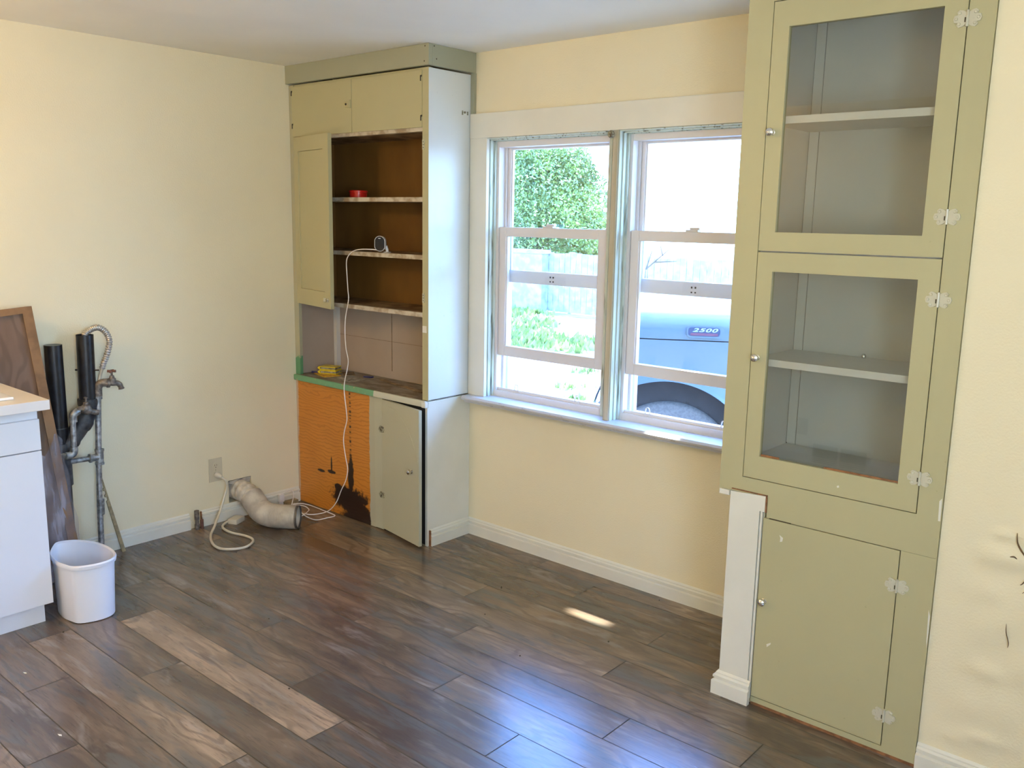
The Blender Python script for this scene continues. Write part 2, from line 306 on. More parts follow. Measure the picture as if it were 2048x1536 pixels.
# ------------------------------------------------------------------ mesh helpers
class MB:
    def __init__(s): s.bm = bmesh.new(); s.mi = 0
    def face(s, vs):
        try: f = s.bm.faces.new(vs); f.material_index = s.mi; return f
        except ValueError: return None
    def poly(s, pts, mi=None):
        if mi is not None: s.mi = mi
        return s.face([s.bm.verts.new(Vector(p)) for p in pts])
    def box(s, x0, x1, y0, y1, z0, z1, T=None, bev=0.0, mi=None):
        if mi is not None: s.mi = mi
        vs = [Vector((x, y, z)) for x in (x0, x1) for y in (y0, y1) for z in (z0, z1)]
        if T is not None: vs = [T @ v for v in vs]
        v = [s.bm.verts.new(p) for p in vs]
        fs = [s.face([v[i] for i in q]) for q in ((0, 1, 3, 2), (4, 6, 7, 5), (0, 4, 5, 1), (2, 3, 7, 6), (0, 2, 6, 4), (1, 5, 7, 3))]
        if bev > 0:
            es = list({e for f in fs for e in f.edges})
            r = bmesh.ops.bevel(s.bm, geom=es, offset=bev, segments=2, affect='EDGES', profile=0.6)
            for f in r['faces']: f.material_index = s.mi
        return s
    def prism(s, pts, ax, a, b, T=None, mi=None):
        """polygon pts (2D) extruded on axis ax from a to b"""
        if mi is not None: s.mi = mi
        def P(u, v, t):
            q = {0: (t, u, v), 1: (u, t, v), 2: (u, v, t)}[ax]; q = Vector(q)
            return T @ q if T is not None else q
        A = [s.bm.verts.new(P(u, v, a)) for u, v in pts]; B = [s.bm.verts.new(P(u, v, b)) for u, v in pts]
        s.face(A[::-1]); s.face(B); n = len(pts)
        for i in range(n): s.face([A[i], A[(i + 1) % n], B[(i + 1) % n], B[i]])
        return s
    def ring(s, c, n, r, seg=16, r2=None, up=None):
        n = Vector(n).normalized(); up = up or (Vector((0, 0, 1)) if abs(n.z) < 0.9 else Vector((1, 0, 0)))
        u = n.cross(up).normalized(); v = u.cross(n).normalized()
        return [s.bm.verts.new(Vector(c) + u * math.cos(t) * r + v * math.sin(t) * (r2 or r)) for t in [2 * PI * i / seg for i in range(seg)]]
    def tube(s, pts, r, seg=10, cap=True, mi=None, ridge=None):
        if mi is not None: s.mi = mi
        pts = [Vector(p) for p in pts]; prev = None; N = len(pts); rr = r if hasattr(r, '__len__') else [r] * N
        up = None
        for i, p in enumerate(pts):
            d = (pts[min(i + 1, N - 1)] - pts[max(i - 1, 0)]).normalized()
            if up is None: up = Vector((0, 0, 1)) if abs(d.z) < 0.85 else Vector((1, 0, 0))
            u = d.cross(up).normalized(); up = u.cross(d).normalized()
            cur = [s.bm.verts.new(p + u * math.cos(2 * PI * k / seg) * rr[i] + up * math.sin(2 * PI * k / seg) * rr[i]) for k in range(seg)]
            if prev:
                for k in range(seg): s.face([prev[k], prev[(k + 1) % seg], cur[(k + 1) % seg], cur[k]])
            elif cap: s.face(cur[::-1])
            prev = cur
        if cap: s.face(prev)
        return s
    def lathe(s, prof, c, axis=(0, 0, 1), seg=20, mi=None):
        """prof: (radius, height along axis)"""
        if mi is not None: s.mi = mi
        c = Vector(c); ax = Vector(axis).normalized(); prev = None
        for i, (r, h) in enumerate(prof):
            cur = s.ring(c + ax * h, ax, max(r, 1e-5), seg)
            if prev:
                for k in range(seg): s.face([prev[k], prev[(k + 1) % seg], cur[(k + 1) % seg], cur[k]])
            else: s.face(cur[::-1])
            prev = cur
        s.face(prev); return s
    def sweep(s, prof, p0, p1, nrm, m0=0.0, m1=0.0, mi=None):
        """moulding: prof (out, z) from p0 to p1 on the floor plan, nrm = outward; m0/m1 mitre factors"""
        if mi is not None: s.mi = mi
        p0 = Vector(p0); p1 = Vector(p1); d = (p1 - p0).normalized(); n = Vector(nrm)
        A = [s.bm.verts.new(p0 + n * o + Vector((0, 0, z)) + d * (o * m0)) for o, z in prof]
        B = [s.bm.verts.new(p1 + n * o + Vector((0, 0, z)) + d * (o * m1)) for o, z in prof]
        for i in range(len(prof)):
            j = (i + 1) % len(prof); s.face([A[i], A[j], B[j], B[i]])
        s.face(A[::-1]); s.face(B); return s
    def build(s, name, mats, parent=None, smooth=None, **kw):
        bmesh.ops.recalc_face_normals(s.bm, faces=s.bm.faces[:])
        me = bpy.data.meshes.new(name); 
        o = bpy.data.objects.new(name, me); C.objects.link(o)
        if parent is not None:
            o.parent = parent; off = Vector((0, 0, 0)); q = parent
            while q is not None: off += q.location; q = q.parent
        else:
            vs = [v.co for v in s.bm.verts]
            off = Vector((sum(v.x for v in vs) / len(vs), sum(v.y for v in vs) / len(vs), min(v.z for v in vs))); o.location = off
        for v in s.bm.verts: v.co -= off
        s.bm.to_mesh(me); s.bm.free()
        for m in (mats if isinstance(mats, (list, tuple)) else [mats]): me.materials.append(M[m] if isinstance(m, str) else m)
        if smooth is not None:
            for pl in me.polygons: pl.use_smooth = True
            try: me.set_sharp_from_angle(angle=math.radians(smooth))
            except Exception: pass
        for k, v in kw.items(): o[k] = v
        return o
def B(*a, **k): return MB().box(*a, **k)
def thing(name, label, cat, loc, group=None):
    o = bpy.data.objects.new(name, None); C.objects.link(o); o.location = loc; o.empty_display_size = 0.05
    o['label'] = label; o['category'] = cat
    if group: o['group'] = group
    return o
def tag(o, label, cat, group=None):
    o['label'] = label; o['category'] = cat
    if group: o['group'] = group
    return o
def smoothpath(pts, n=8, closed=False):
    P = [Vector(p) for p in pts]; out = []
    for i in range(len(P) - 1):
        p0 = P[max(i - 1, 0)]; p1 = P[i]; p2 = P[i + 1]; p3 = P[min(i + 2, len(P) - 1)]
        for k in range(n):
            t = k / n
            out.append(0.5 * ((2 * p1) + (p2 - p0) * t + (2 * p0 - 5 * p1 + 4 * p2 - p3) * t * t + (3 * p1 - p0 - 3 * p2 + p3) * t ** 3))
    out.append(P[-1]); return out
ST = dict(kind='structure')

# ------------------------------------------------------------------ room shell
H = 2.44; RX = 5.0; BY = -3.85
# floor: planks as faces of one mesh, joints taken where the photo shows them
bm = bmesh.new(); lay = bm.loops.layers.color.new('plank')
def fq(x0, x1, y0, y1, z, col, mi):
    f = bm.faces.new([bm.verts.new((a, b_, z)) for a, b_ in ((x0, y0), (x1, y0), (x1, y1), (x0, y1))]); f.material_index = mi
    for l in f.loops: l[lay] = col
joint = {0: 2.018, 1: 2.509, 2: 1.66, 3: 2.522, 4: 1.902, 5: 1.50, 6: 0.88, 7: 2.543, 8: 0.49, 9: 0.806, 10: 1.30, 11: 0.735, 12: 1.11, 13: 0.30, 14: 1.7}
tones = {(9, 0): .80, (8, 1): .22, (8, 0): .45, (11, 0): .70, (10, 0): .42, (10, -1): .46, (6, 1): .62, (5, 0): .45, (5, 1): .6, (7, 0): .48, (7, 1): .5, (4, 0): .6,
         (4, 1): .5, (3, 0): .42, (2, 0): .58, (2, 1): .42, (1, 0): .40, (0, 0): .35, (11, -1): .40, (9, -1): .16, (12, 0): .42, (12, -1): .48, (8, -1): .30, (6, 0): .44, (6, -1): .36, (5, -1): .42, (9, 1): .45}
PL = 1.257; PW = 0.1635
fq(-0.05, RX + .05, BY - .05, 0.05, -0.0012, (0, 0, 0, 1), 1)
for r in range(-1, 24):
    y1 = -0.1280 - PW * r; y0 = y1 - PW; j = joint.get(r, random.random() * PL)
    for k in range(-4, 5):
        x0 = j + PL * k; x1 = x0 + PL
        a_, b_ = max(x0, 0.0), min(x1, RX)
        if a_ >= b_: continue
        t = tones.get((r, k), random.choice((.34, .42, .48, .55, .62, .4)))
        yy0, yy1 = max(y0, BY), min(y1, 0.0)
        if yy0 >= yy1: continue
        fq(a_ + .0018, b_ - .0018, yy0 + .0014, yy1 - .0014, 0.0, (t, random.random(), 0, 1), 0)
me = bpy.data.meshes.new('floor'); bm.to_mesh(me); bm.free(); me.materials.append(M['floor']); me.materials.append(M['gap'])
fl = bpy.data.objects.new('floor', me); C.objects.link(fl); fl['kind'] = 'structure'

B(-0.15, RX + .15, BY - .15, 0.16, H, H + .1).build('ceiling', 'ceiling', **ST)
B(-0.3, RX + .3, 0.05, 0.92, H + .1, H + .2).build('roof_eave', 'siding', **ST)  # unseen eave, overhang shaped to keep direct sun off window and sill
# left wall with the ragged duct hole
hy0, hy1, hz0, hz1 = -0.757, -0.615, 0.088, 0.214
m = MB(); 
for y0, y1, z0, z1 in ((BY - .15, hy0, -.1, H), (hy1, 0.0, -.1, H), (hy0, hy1, -.1, hz0), (hy0, hy1, hz1, H)): m.box(-0.12, 0, y0, y1, z0, z1)
m.build('wall_left', 'wall', **ST)
B(-0.20, -0.085, hy0 - .03, hy1 + .03, hz0 - .03, hz1 + .03).build('duct_hole_back', 'dark', **ST)
# window wall
wx0, wx1, wz0, wz1 = 1.205, 2.685, 0.757, 2.035
m = MB()
m.box(-.12, wx0, 0, .16, -.1, H); m.box(wx1, RX + .12, 0, .16, -.1, H); m.box(wx0, wx1, 0, .16, -.1, wz0 - .02); m.box(wx0, wx1, 0, .16, wz1, H)
m.build('wall_back', ['wall'], **ST)
# right-hand walls: the solid stub the built-in stands in, its far side, the side wall with the added window, the wall behind
m = MB(); m.box(2.892, 3.012, -.570, -0.002, 0, .735); m.build('wall_stub', 'wall', **ST)
def bump_wall():
    m = MB(); bm = m.bm
    xs = [3.5635 + i * 0.012 for i in range(40)]; zs = [0.0 + i * 0.012 for i in range(110)]
    bl = [(3.735, .800, .030, .012, 1), (3.70, .73, .035, .03, .5), (3.76, .735, .05, .03, .9), (3.72, .62, .05, .035, .6), (3.76, .54, .04, .06, .7), (3.70, .50, .04, .05, .4), (3.73, .38, .04, .025, .7),
          (3.70, .25, .05, .05, .7), (3.78, .28, .05, .08, .6), (3.74, .17, .06, .02, .8), (3.67, .14, .04, .02, .6), (3.84, .6, .06, .1, .8), (3.82, .42, .05, .05, .7), (3.80, .79, .03, .06, .8)]
    def dep(x, z):
        s = 0
        for cx, cz, rx, rz, k in bl: s += k * math.exp(-((x - cx) / rx) ** 2 - ((z - cz) / rz) ** 2)
        return 0.012 * min(s, 1.3) + 0.0008 * math.sin(x * 40) * math.sin(z * 33)
    g = [[bm.verts.new((x, -0.572 - (dep(x, z) if 0 < i < len(xs) - 1 and 0 < j < len(zs) - 1 else 0), z)) for j, z in enumerate(zs)] for i, x in enumerate(xs)]
    for i in range(len(xs) - 1):
        for j in range(len(zs) - 1): m.face([g[i][j], g[i + 1][j], g[i + 1][j + 1], g[i][j + 1]])
    x1 = xs[-1]; z1 = zs[-1]
    m.poly([(3.5635, -.572, z1), (x1, -.572, z1), (x1, -.572, H), (3.5635, -.572, H)])
    m.poly([(x1, -.572, 0), (RX, -.572, 0), (RX, -.572, H), (x1, -.572, H)])
    m.poly([(3.5635, -.572, 0), (3.5635, 0, 0), (3.5635, 0, H), (3.5635, -.572, H)])
    o = m.build('wall_right', 'wall', smooth=60, **ST)
    for path, w_ in (([(3.763, .815), (3.766, .790), (3.775, .772), (3.790, .752), (3.806, .728)], .0035), ([(3.803, .700), (3.800, .690), (3.790, .672), (3.785, .668)], .0022), ([(3.803, .705), (3.802, .66), (3.793, .645)], .0016), ([(3.764, .545), (3.766, .52), (3.775, .49), (3.774, .475)], .0018), ([(3.752, .742), (3.762, .745), (3.770, .740)], .003)):
        pts = smoothpath([(x, -.5865, z) for x, z in path], 4)
        MB().tube([(p.x, p.y + .002, p.z) for p in pts], [w_ * (.15 + .60 * math.sin(PI * (i + .5) / len(pts))) for i in range(len(pts))], 5).build('paint_crack', 'crackbrown', o)
bump_wall()
m = MB(); m.box(RX, RX + .12, BY - .15, -3.72, -.1, H); m.box(RX, RX + .12, -2.62, 0, -.1, H); m.box(RX, RX + .12, -3.72, -2.62, -.1, .95); m.box(RX, RX + .12, -3.72, -2.62, 2.05, H)
m.build('wall_side', 'wall', **ST)
m = MB(); m.box(RX - .02, RX, -3.80, -2.54, 2.05, 2.13); m.box(RX - .02, RX, -3.80, -2.54, .87, .95); m.box(RX - .02, RX, -3.80, -3.72, .95, 2.05); m.box(RX - .02, RX, -2.62, -2.54, .95, 2.05)
m.box(RX + .02, RX + .06, -3.72, -2.62, 1.48, 1.52); m.build('window_3', 'trim', **ST)  # unseen window, added to house the fill light
B(-.12, RX + .12, BY - .12, BY, -.1, H).build('wall_front', 'wall', **ST)
BASE = [(0, 0), (.018, 0), (.018, .050), (.009, .055), (.009, .059), (.0145, .062), (.0145, .070), (.007, .075), (.007, .080), (.002, .087), (0, .087)]
def baseboard(name, runs, mats='trim'):
    m = MB()
    for p0, p1, n, a_, b_ in runs: m.sweep(BASE, p0, p1, n, a_, b_)
    return m.build(name, mats, **ST)
baseboard('baseboard_left', [((0, -.302, 0), (0, -.928, 0), (1, 0, 0), 0, 0), ((0, -.998, 0), (0, -1.93, 0), (1, 0, 0), 0, 0)])
baseboard('baseboard_back', [((1.096, -.288, 0), (1.096, 0, 0), (1, 0, 0), 0, -1), ((1.096, 0, 0), (2.890, 0, 0), (0, -1, 0), 1, 0)])
baseboard('baseboard_right', [((3.564, -.572, 0), (RX, -.572, 0), (0, -1, 0), 0, 0)])
baseboard('baseboard_front', [((0, BY, 0), (RX, BY, 0), (0, 1, 0), 0, 0)])
B(1.0965, 1.108, -.2935, -.288, 0, .083).build('trim_5', 'rawwood', **ST)
B(.002, .012, -.9345, -.929, 0, .083).build('trim_6', 'rawwood', **ST)

# white post wrapped with baseboard at the end of the stub wall
m = MB(); m.prism([(2.892, .02), (3.001, .02), (3.001, .702), (3.019, .702), (3.019, .757), (2.892, .750)], 1, -.588, -.570)
m.build('trim_1', 'trim', **ST)
B(3.0035, 3.0105, -.584, -.570, .02, .700).build('trim_2', 'trim', **ST)
m = MB(); m.box(2.894, 3.024, -.5865, -.574, .757, .7605); m.box(3.019, 3.0235, -.586, -.572, .700, .757); m.build('trim_3', 'rawwood', **ST)
m = MB(); m.sweep(BASE, (2.890, -.588, 0), (3.012, -.588, 0), (0, -1, 0), -1, 0); m.sweep(BASE, (2.890, -.03, 0), (2.890, -.588, 0), (-1, 0, 0), 0, 1)
m.build('baseboard_post', 'trim', **ST)

# ------------------------------------------------------------------ window casing and sashes
m = MB(); m.box(1.100, 2.80, -.022, 0, 2.036, 2.153, bev=.002); m.box(1.100, 1.212, -.020, 0, .757, 2.036, bev=.002); m.box(2.690, 2.80, -.020, 0, .757, 2.036, bev=.002)
m.build('trim_4', 'trim', **ST)
def stops(x, s):   # worn mint stop mouldings down a reveal; s = +1 runs towards +x
    m = MB()
    for k, (y0, y1, d) in enumerate(((-.018, .004, .004), (.006, .022, .009), (.024, .034, .004), (.036, .055, .012))):
        xa, xb = sorted((x - s * .0, x + s * d)); m.box(xa, xb, y0, y1, .757, 2.03, bev=.0015)
    return m
m = MB()
for x, s in ((1.205, 1), (1.985, 1), (2.685, -1), (1.912, -1)):
    for (y0, y1, d) in ((-.018, .004, .004), (.006, .022, .010), (.024, .034, .004), (.036, .056, .014)):
        if x == 1.912 and y0 < .03: continue
        xa, xb = sorted((x, x + s * d)); m.box(xa, xb, y0, y1, .757, 2.034)
for a_, b_ in ((1.205, 1.912), (1.985, 2.685)):
    for (y0, y1, d) in ((-.018, .004, .004), (.006, .022, .010), (.024, .034, .004), (.036, .056, .012)): m.box(a_, b_, y0, y1, 2.035 - d, 2.035)
m.build('trim_7', 'stops', **ST)
mul = MB(); mul.box(1.912, 1.955, .045, .15, .757, 2.035); mul.box(1.955, 1.985, -.004, .15, .757, 2.035); mo = mul.build('window_mullion', 'stops', **ST)
B(1.955, 1.984, -.024, -.004, .757, 2.037, bev=.003).build('mullion_strip', 'tanbar', mo, label='bare tan strip on the mullion')
m = MB(); m.lathe([(0, 0), (.016, 0), (.018, .006), (.014, .014), (0, .016)], (1.955, -.03, 2.018), (-.3, -1, 0), 10); m.build('old_latch', 'rust', mo, smooth=40)

# stool with moulded front edge
m = MB()
SP = [(-.062, .757), (.050, .757), (.050, .737), (-.030, .737), (-.030, .729), (-.040, .722), (-.048, .722), (-.052, .731), (-.062, .734), (-.070, .740), (-.073, .748)]
m.prism([(y - .012 if y < 0 else y, z) for y, z in SP], 0, 1.112, 2.90)
m.build('window_sill', 'sill', **ST)
B(2.851, 2.888, -.592, -.50, .733, .751, bev=.003).build('trim_8', 'trim', **ST)

def window(name, x0, x1):
    z0, z1 = .757, 2.035; ya, yb = .050, .150
    m = MB()   # vinyl frame: outer box with inner step
    fw = .028
    for xa, xb, za, zb in ((x0 + .012, x0 + fw, z0, z1), (x1 - fw, x1 - .012, z0, z1), (x0 + fw, x1 - fw, z1 - .040, z1), (x0 + fw, x1 - fw, z0, z0 + .030)): m.box(xa, xb, ya, yb, za, zb, bev=.0015)
    for xa, xb in ((x0 + fw, x0 + fw + .012), (x1 - fw - .012, x1 - fw)): m.box(xa, xb, .092, .100, z0 + .03, z1 - .04)
    m.box(x0 + fw, x1 - fw, ya + .012, ya + .020, z0 + .030, z0 + .044)
    for xa in (x0 + fw, x1 - fw - .010): m.box(xa, xa + .010, .128, .150, z0 + .03, z1 - .04)
    wo = m.build(name, 'vinyl', **ST)
    def sash(nm, y0, y1, sx0, sx1, za, zb, top, bot, side):
        m = MB()
        m.box(sx0, sx0 + side, y0, y1, za, zb, bev=.002); m.box(sx1 - side, sx1, y0, y1, za, zb, bev=.002)
        m.box(sx0 + side, sx1 - side, y0, y1, zb - top, zb, bev=.002); m.box(sx0 + side, sx1 - side, y0, y1, za, za + bot, bev=.002)
        m.box(sx0 + side, sx0 + side + .006, y0 + .006, y0 + .02, za + bot, zb - top); m.box(sx1 - side - .006, sx1 - side, y0 + .006, y0 + .02, za + bot, zb - top)
        s = m.build(nm, 'vinyl', wo)
        ym = (y0 + y1) / 2
        B(sx0 + side, sx1 - side, ym - .002, ym + .002, za + bot, zb - top).build('pane', 'glass', s)
        return s
    up = sash('upper_sash', .102, .128, x0 + .030, x1 - .030, 1.338, 1.997, .012, .062, .030)
    lo = sash('lower_sash', .058, .090, x0 + .030, x1 - .030, .968, 1.612, .046, .052, .042)
    xc = (x0 + x1) / 2 - .02
    m = MB(); m.box(xc - .030, xc + .030, .060, .088, 1.612, 1.620, bev=.002); m.box(xc - .014, xc + .034, .066, .082, 1.620, 1.630, bev=.002); m.build('sash_lock', 'vinyl', lo)
    m = MB()
    for dx in (-.012, .006): m.box(xc + dx, xc + dx + .007, .1005, .102, 1.372, 1.380); m.box(xc + dx, xc + dx + .007, .1005, .102, 1.352, 1.358)
    m.build('lock_mark', 'slot', up)
    for fx in (.22, .76):
        cx = x0 + (x1 - x0) * fx; z = z0 + .030
        m = MB(); m.tube(smoothpath([(cx - .014, .062, z), (cx - .009, .062, z + .034), (cx - .004, .062, z + .040), (cx + .004, .062, z + .040), (cx + .009, .062, z + .034), (cx + .014, .062, z), ], 3), .0028, 6)
        m.box(cx - .015, cx + .015, .058, .066, z - .001, z + .006)
        m.build('vent_stop', 'vinyl', wo)
    return wo
window('window_1', 1.205, 1.912)
window('window_2', 1.985, 2.685)

# ------------------------------------------------------------------ hardware makers
def hinge(parent, x, z, y=-.5845, s=1.0, mat='hingepaint', ang=0.0, name='hinge'):
    """butterfly hinge lying on a face that looks to -y"""
    m = MB(); pts = []
    wing = [(.004, -.016), (.012, -.021), (.021, -.023), (.027, -.017), (.024, -.010), (.033, -.009), (.036, 0.0), (.033, .009), (.024, .010), (.027, .017), (.021, .023), (.012, .021), (.004, .016)]
    for sg in (1, -1):
        P = [(x + sg * a_ * s, z + b_ * s) for a_, b_ in wing]
        m.prism(P if sg > 0 else P[::-1], 1, y - .0034, y + .001)
        for px, pz in ((.020, .014), (.020, -.014), (.028, 0.0)):
            m.lathe([(.0045 * s, 0), (.0035 * s, .0016), (0, .002)], (x + sg * px * s, y - .0034, z + pz * s), (0, -1, 0), 8)
    m.tube([(x, y - .003, z - .020 * s), (x, y - .003, z + .020 * s)], .0042 * s, 8)
    for k in (-.020, -.007, .007, .020): m.tube([(x, y - .003, z + k * s - .001), (x, y - .003, z + k * s + .001)], .0050 * s, 8)
    o = m.build(name, mat, parent, smooth=35)
    B(x - .0055, x - .0030, y - .0078, y - .0050, z - .010 * s, z + .002 * s).build('pin_gap', 'gap', o)
    return o
def knob(parent, x, y, z, mat='chrome', r=.013, n=(0, -1, 0)):
    m = MB(); m.lathe([(r * .75, 0), (r * .75, .002), (r * .35, .004), (r * .32, .010), (r * .85, .013), (r, .018), (r * .92, .024), (r * .5, .028), (0, .029)], (x, y, z), n, 16)
    return m.build('knob', mat, parent, smooth=35)

# ------------------------------------------------------------------ left cupboard
CL = thing('corner_cupboard', 'tall built-in corner cupboard with open brown shelves, hanging door and bare plywood base panel', 'cupboard', (.55, -.15, 0))
FY = -.298
m = MB(); m.prism([(0.002, .757), (.044, .757), (.044, 1.168), (.044, 2.34), (.002, 2.34)], 1, FY, FY + .02); m.build('stile', 'stile', CL)
m = MB(); m.box(1.054, 1.0955, FY, FY + .02, .757, 2.34); m.build('stile', 'sage', CL)
B(.044, 1.054, FY + .003, FY + .02, 2.330, 2.34).build('top_rail', 'sage', CL)
m = MB(); m.box(.044, 1.054, FY + .002, FY + .02, 2.052, 2.070); m.build('opening_rail', 'shelfedge', CL)
B(1.082, 1.0957, FY + .001, -.0005, .760, 2.338).build('side_panel', 'whitegloss', CL, label='glossy white upper side panel')
B(1.082, 1.0952, FY + .001, -.0005, 0, .752).build('side_panel', 'trim', CL, label='cream white lower side panel')
B(1.0935, 1.0975, FY + .004, -.004, .742, .7475).build('panel_lip', 'trim', CL)
m = MB(); m.box(.001, 1.119, FY - .022, FY, 2.345, 2.4395, bev=.002); m.box(1.097, 1.119, FY, -.001, 2.345, 2.4395, bev=.002); m.box(1.097, 1.121, -.016, -.0005, 2.154, 2.345)
for q in ((1.085, -.3205, 2.425), (1.085, -.3205, 2.362)): pass
m.build('crown_board', 'sage2', CL)
for x, y, z, n in ((1.095, -.3205, 2.428, (0, -1, 0)), (1.090, -.3205, 2.362, (0, -1, 0)), (1.1195, -.285, 2.43, (1, 0, 0)), (1.1195, -.270, 2.375, (1, 0, 0))): MB().lathe([(.0035, 0), (.003, .0006)], (x, y, z), n, 8).build('nail_hole', 'gap', CL)
# back, inner sides, top box
B(.02, 1.08, -.012, -.001, .757, 2.33).build('back_panel', 'inside', CL)
B(.002, .020, FY + .02, -.001, .757, 2.33).build('inner_side', 'inside', CL)
B(1.068, 1.082, FY + .02, -.001, .757, 2.33).build('inner_side', 'inside', CL)
B(.022, .048, -.040, -.012, .757, 1.170).build('corner_post', 'insidegrey', CL)
m = MB(); m.box(.5035, .506, -.0135, -.012, .80, 1.168); m.box(.03, 1.06, -.0132, -.012, .966, .9675); m.build('panel_seam', 'brownpaper', CL)
for z, d, nm in ((1.746, 0, 'shelf'), (1.470, 0, 'shelf'), (1.190, 0, 'shelf')):
    m = MB(); m.box(.020, 1.068, FY + .026, -.012, z - .020, z, mi=0); m.box(.044, 1.056, FY + .004, FY + .026, z - .021, z + .001, mi=1); m.build(nm, ['shelfwood', 'shelfedge'], CL)
B(.020, 1.068, FY + .02, -.012, 2.050, 2.064).build('shelf', 'shelfwood', CL)
# upper pair of doors
def topdoor(x0, x1):
    return B(x0, x1, FY - .004, FY + .015, 2.070, 2.330, bev=.002).build('cupboard_door', 'sage', CL)
d1 = topdoor(.030, .5365); d2 = topdoor(.5395, 1.0535)
for d_, spots in ((d1, ((.030, 2.296), (.032, 2.125))), (d2, ((1.046, 2.292), (1.048, 2.112)))):
    for x, z in spots: MB().prism([(x - .004, z - .012), (x + .003, z - .012), (x + .003, z + .004), (x + .008, z + .008), (x + .007, z + .015), (x - .004, z + .013)], 1, FY - .0052, FY - .003).build('hinge_scar', 'slot', d_)
m = MB(); m.box(.492, .520, FY - .010, FY - .004, 2.195, 2.225, bev=.002); m.box(.522, .5345, FY - .014, FY - .004, 2.190, 2.230, bev=.002); m.build('latch', 'sage', d1)
m = MB(); m.lathe([(.006, 0), (.005, .003)], (.500, FY - .010, 2.21), (0, -1, 0), 8); m.build('latch_screw', 'slot', d1)
# hanging door, ajar
T = Matrix.Translation((.046, -.304, 0)) @ Matrix.Rotation(math.radians(-12), 4, 'Z')
W_ = .425
m = MB(); z0, z1 = 1.168, 2.065; y0, y1 = -.004, .016
m.box(0, .055, y0, y1, z0, z1, T); m.box(W_ - .065, W_, y0, y1, z0, z1, T); m.box(.055, W_ - .065, y0, y1, z1 - .075, z1, T); m.box(.055, W_ - .065, y0, y1, z0, z0 + .085, T)
dr = m.build('hanging_door', 'sage', CL, label='panelled door hanging ajar')
B(.0555, W_ - .0655, .003, .012, z0 + .086, z1 - .076, T).build('door_panel', 'sage', dr)
m = MB(); m.lathe([(.010, 0), (.010, .003), (.005, .006), (.008, .012), (.0085, .018), (0, .021)], T @ Vector((W_ - .030, -.004, z0 + .045)), (T.to_3x3() @ Vector((0, -1, 0))), 12)
m.box(W_ - .078, W_ - .045, -.009, -.004, z0 + .035, z0 + .055, T); m.build('catch', 'chrome', dr, smooth=40)
for z in (1.975, 1.255):
    m = MB(); m.box(.034, .052, FY - .007, FY, z - .018, z + .018); m.tube([(.047, FY - .009, z - .018), (.047, FY - .009, z + .018)], .004, 8); m.build('hinge', 'stile', dr)
for z in (1.99, 1.265):   # empty hinge leaves where the missing door hung
    m = MB(); m.prism([(1.055, z - .022), (1.068, z - .024), (1.072, z - .010), (1.068, z), (1.072, z + .010), (1.068, z + .024), (1.055, z + .022)], 1, FY - .003, FY)
    m.build('hinge_leaf', 'cream', CL)
    for dz in (-.013, 0, .013): MB().lathe([(.0028, 0), (.002, .0005)], (1.062, FY - .003, z + dz), (0, -1, 0), 7).build('hinge_screw_hole', 'slot', CL)
B(1.056, 1.084, FY - .002, FY, 1.095, 1.128).build('filler_patch', 'trim', CL)
m = MB(); m.lathe([(.006, 0), (.005, .004), (0, .005)], (1.0957, -.055, 2.158), (1, 0, 0), 8); m.box(1.0957, 1.099, -.075, -.068, 2.145, 2.165); m.box(1.0957, 1.099, -.04, -.033, 2.147, 2.163); m.build('hook', 'rust', CL)
# worktop and nosing
B(.002, 1.082, FY - .004, -.0125, .727, .7555).build('worktop', 'worktop', CL)
m = MB(); m.box(.004, 1.092, FY - .020, FY - .004, .724, .757, bev=.006); m.build('nosing', 'nose', CL)
B(1.068, 1.098, FY - .024, FY - .002, .722, .752, bev=.006).build('nosing_cap', 'trim', CL)
# base
B(.003, .690, FY - .001, FY + .014, .003, .725).build('plywood_panel', 'ply', CL, label='bare orange plywood base panel with dark water stain')
B(.690, .7545, FY - .002, FY + .014, .006, .725).build('base_stile', 'cream', CL)
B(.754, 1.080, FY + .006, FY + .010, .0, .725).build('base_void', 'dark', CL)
B(1.0805, 1.0955, FY - .006, FY + .004, 0, .722).build('panel_edge', 'trim', CL)
T = Matrix.Translation((.7575, -.303, 0)) @ Matrix.Rotation(math.radians(-10), 4, 'Z')
dr = B(0, .350, -.004, .014, .016, .718, T, bev=.0015).build('base_door', 'cream', CL, label='small lower door standing ajar')
m = MB(); pts = smoothpath([T @ Vector((.06 + .29 * math.sin(t), -.0042, .34 + .35 * math.cos(t))) for t in [i * PI / 16 for i in range(8)]], 3)
m.tube(pts, .0012, 4); m.build('arc_ridge', 'cream', dr)
knob(dr, *(T @ Vector((.285, -.004, .395))), mat='chrome', r=.014, n=T.to_3x3() @ Vector((0, -1, 0)))
for z in (.557, .200): hinge(dr, .758, z, FY - .008, .75, 'rust')

# ------------------------------------------------------------------ right cupboard
CR = thing('china_cupboard', 'tall sage green built-in cupboard with two glazed doors and a solid lower door', 'cupboard', (3.2, -.3, 0))
Y = -.582
m = MB()
m.box(2.846, 2.9285, Y, Y + .022, .752, H - .001); m.box(2.9285, 3.494, Y, Y + .022, 2.3265, H - .001)
m.box(3.494, 3.562, Y, Y + .022, .6835, H - .001); m.box(2.9285, 3.494, Y, Y + .022, .752, .8065)
m.box(3.0245, 3.494, Y, Y + .022, .6835, .752)
m.build('face_frame', 'sage', CR)
m = MB(); m.box(3.4605, 3.562, Y, Y + .022, .012, .6825); m.box(3.0135, 3.4605, Y, Y + .022, .012, .0305); m.build('face_frame', 'sage', CR)
m = MB(); m.box(3.0135, 3.562, Y + .003, Y + .02, 0, .012); m.build('raw_bottom_edge', 'rawwood', CR)
B(2.846, 2.862, Y + .022, -.0235, .753, H - .001).build('side_panel', 'sage', CR)
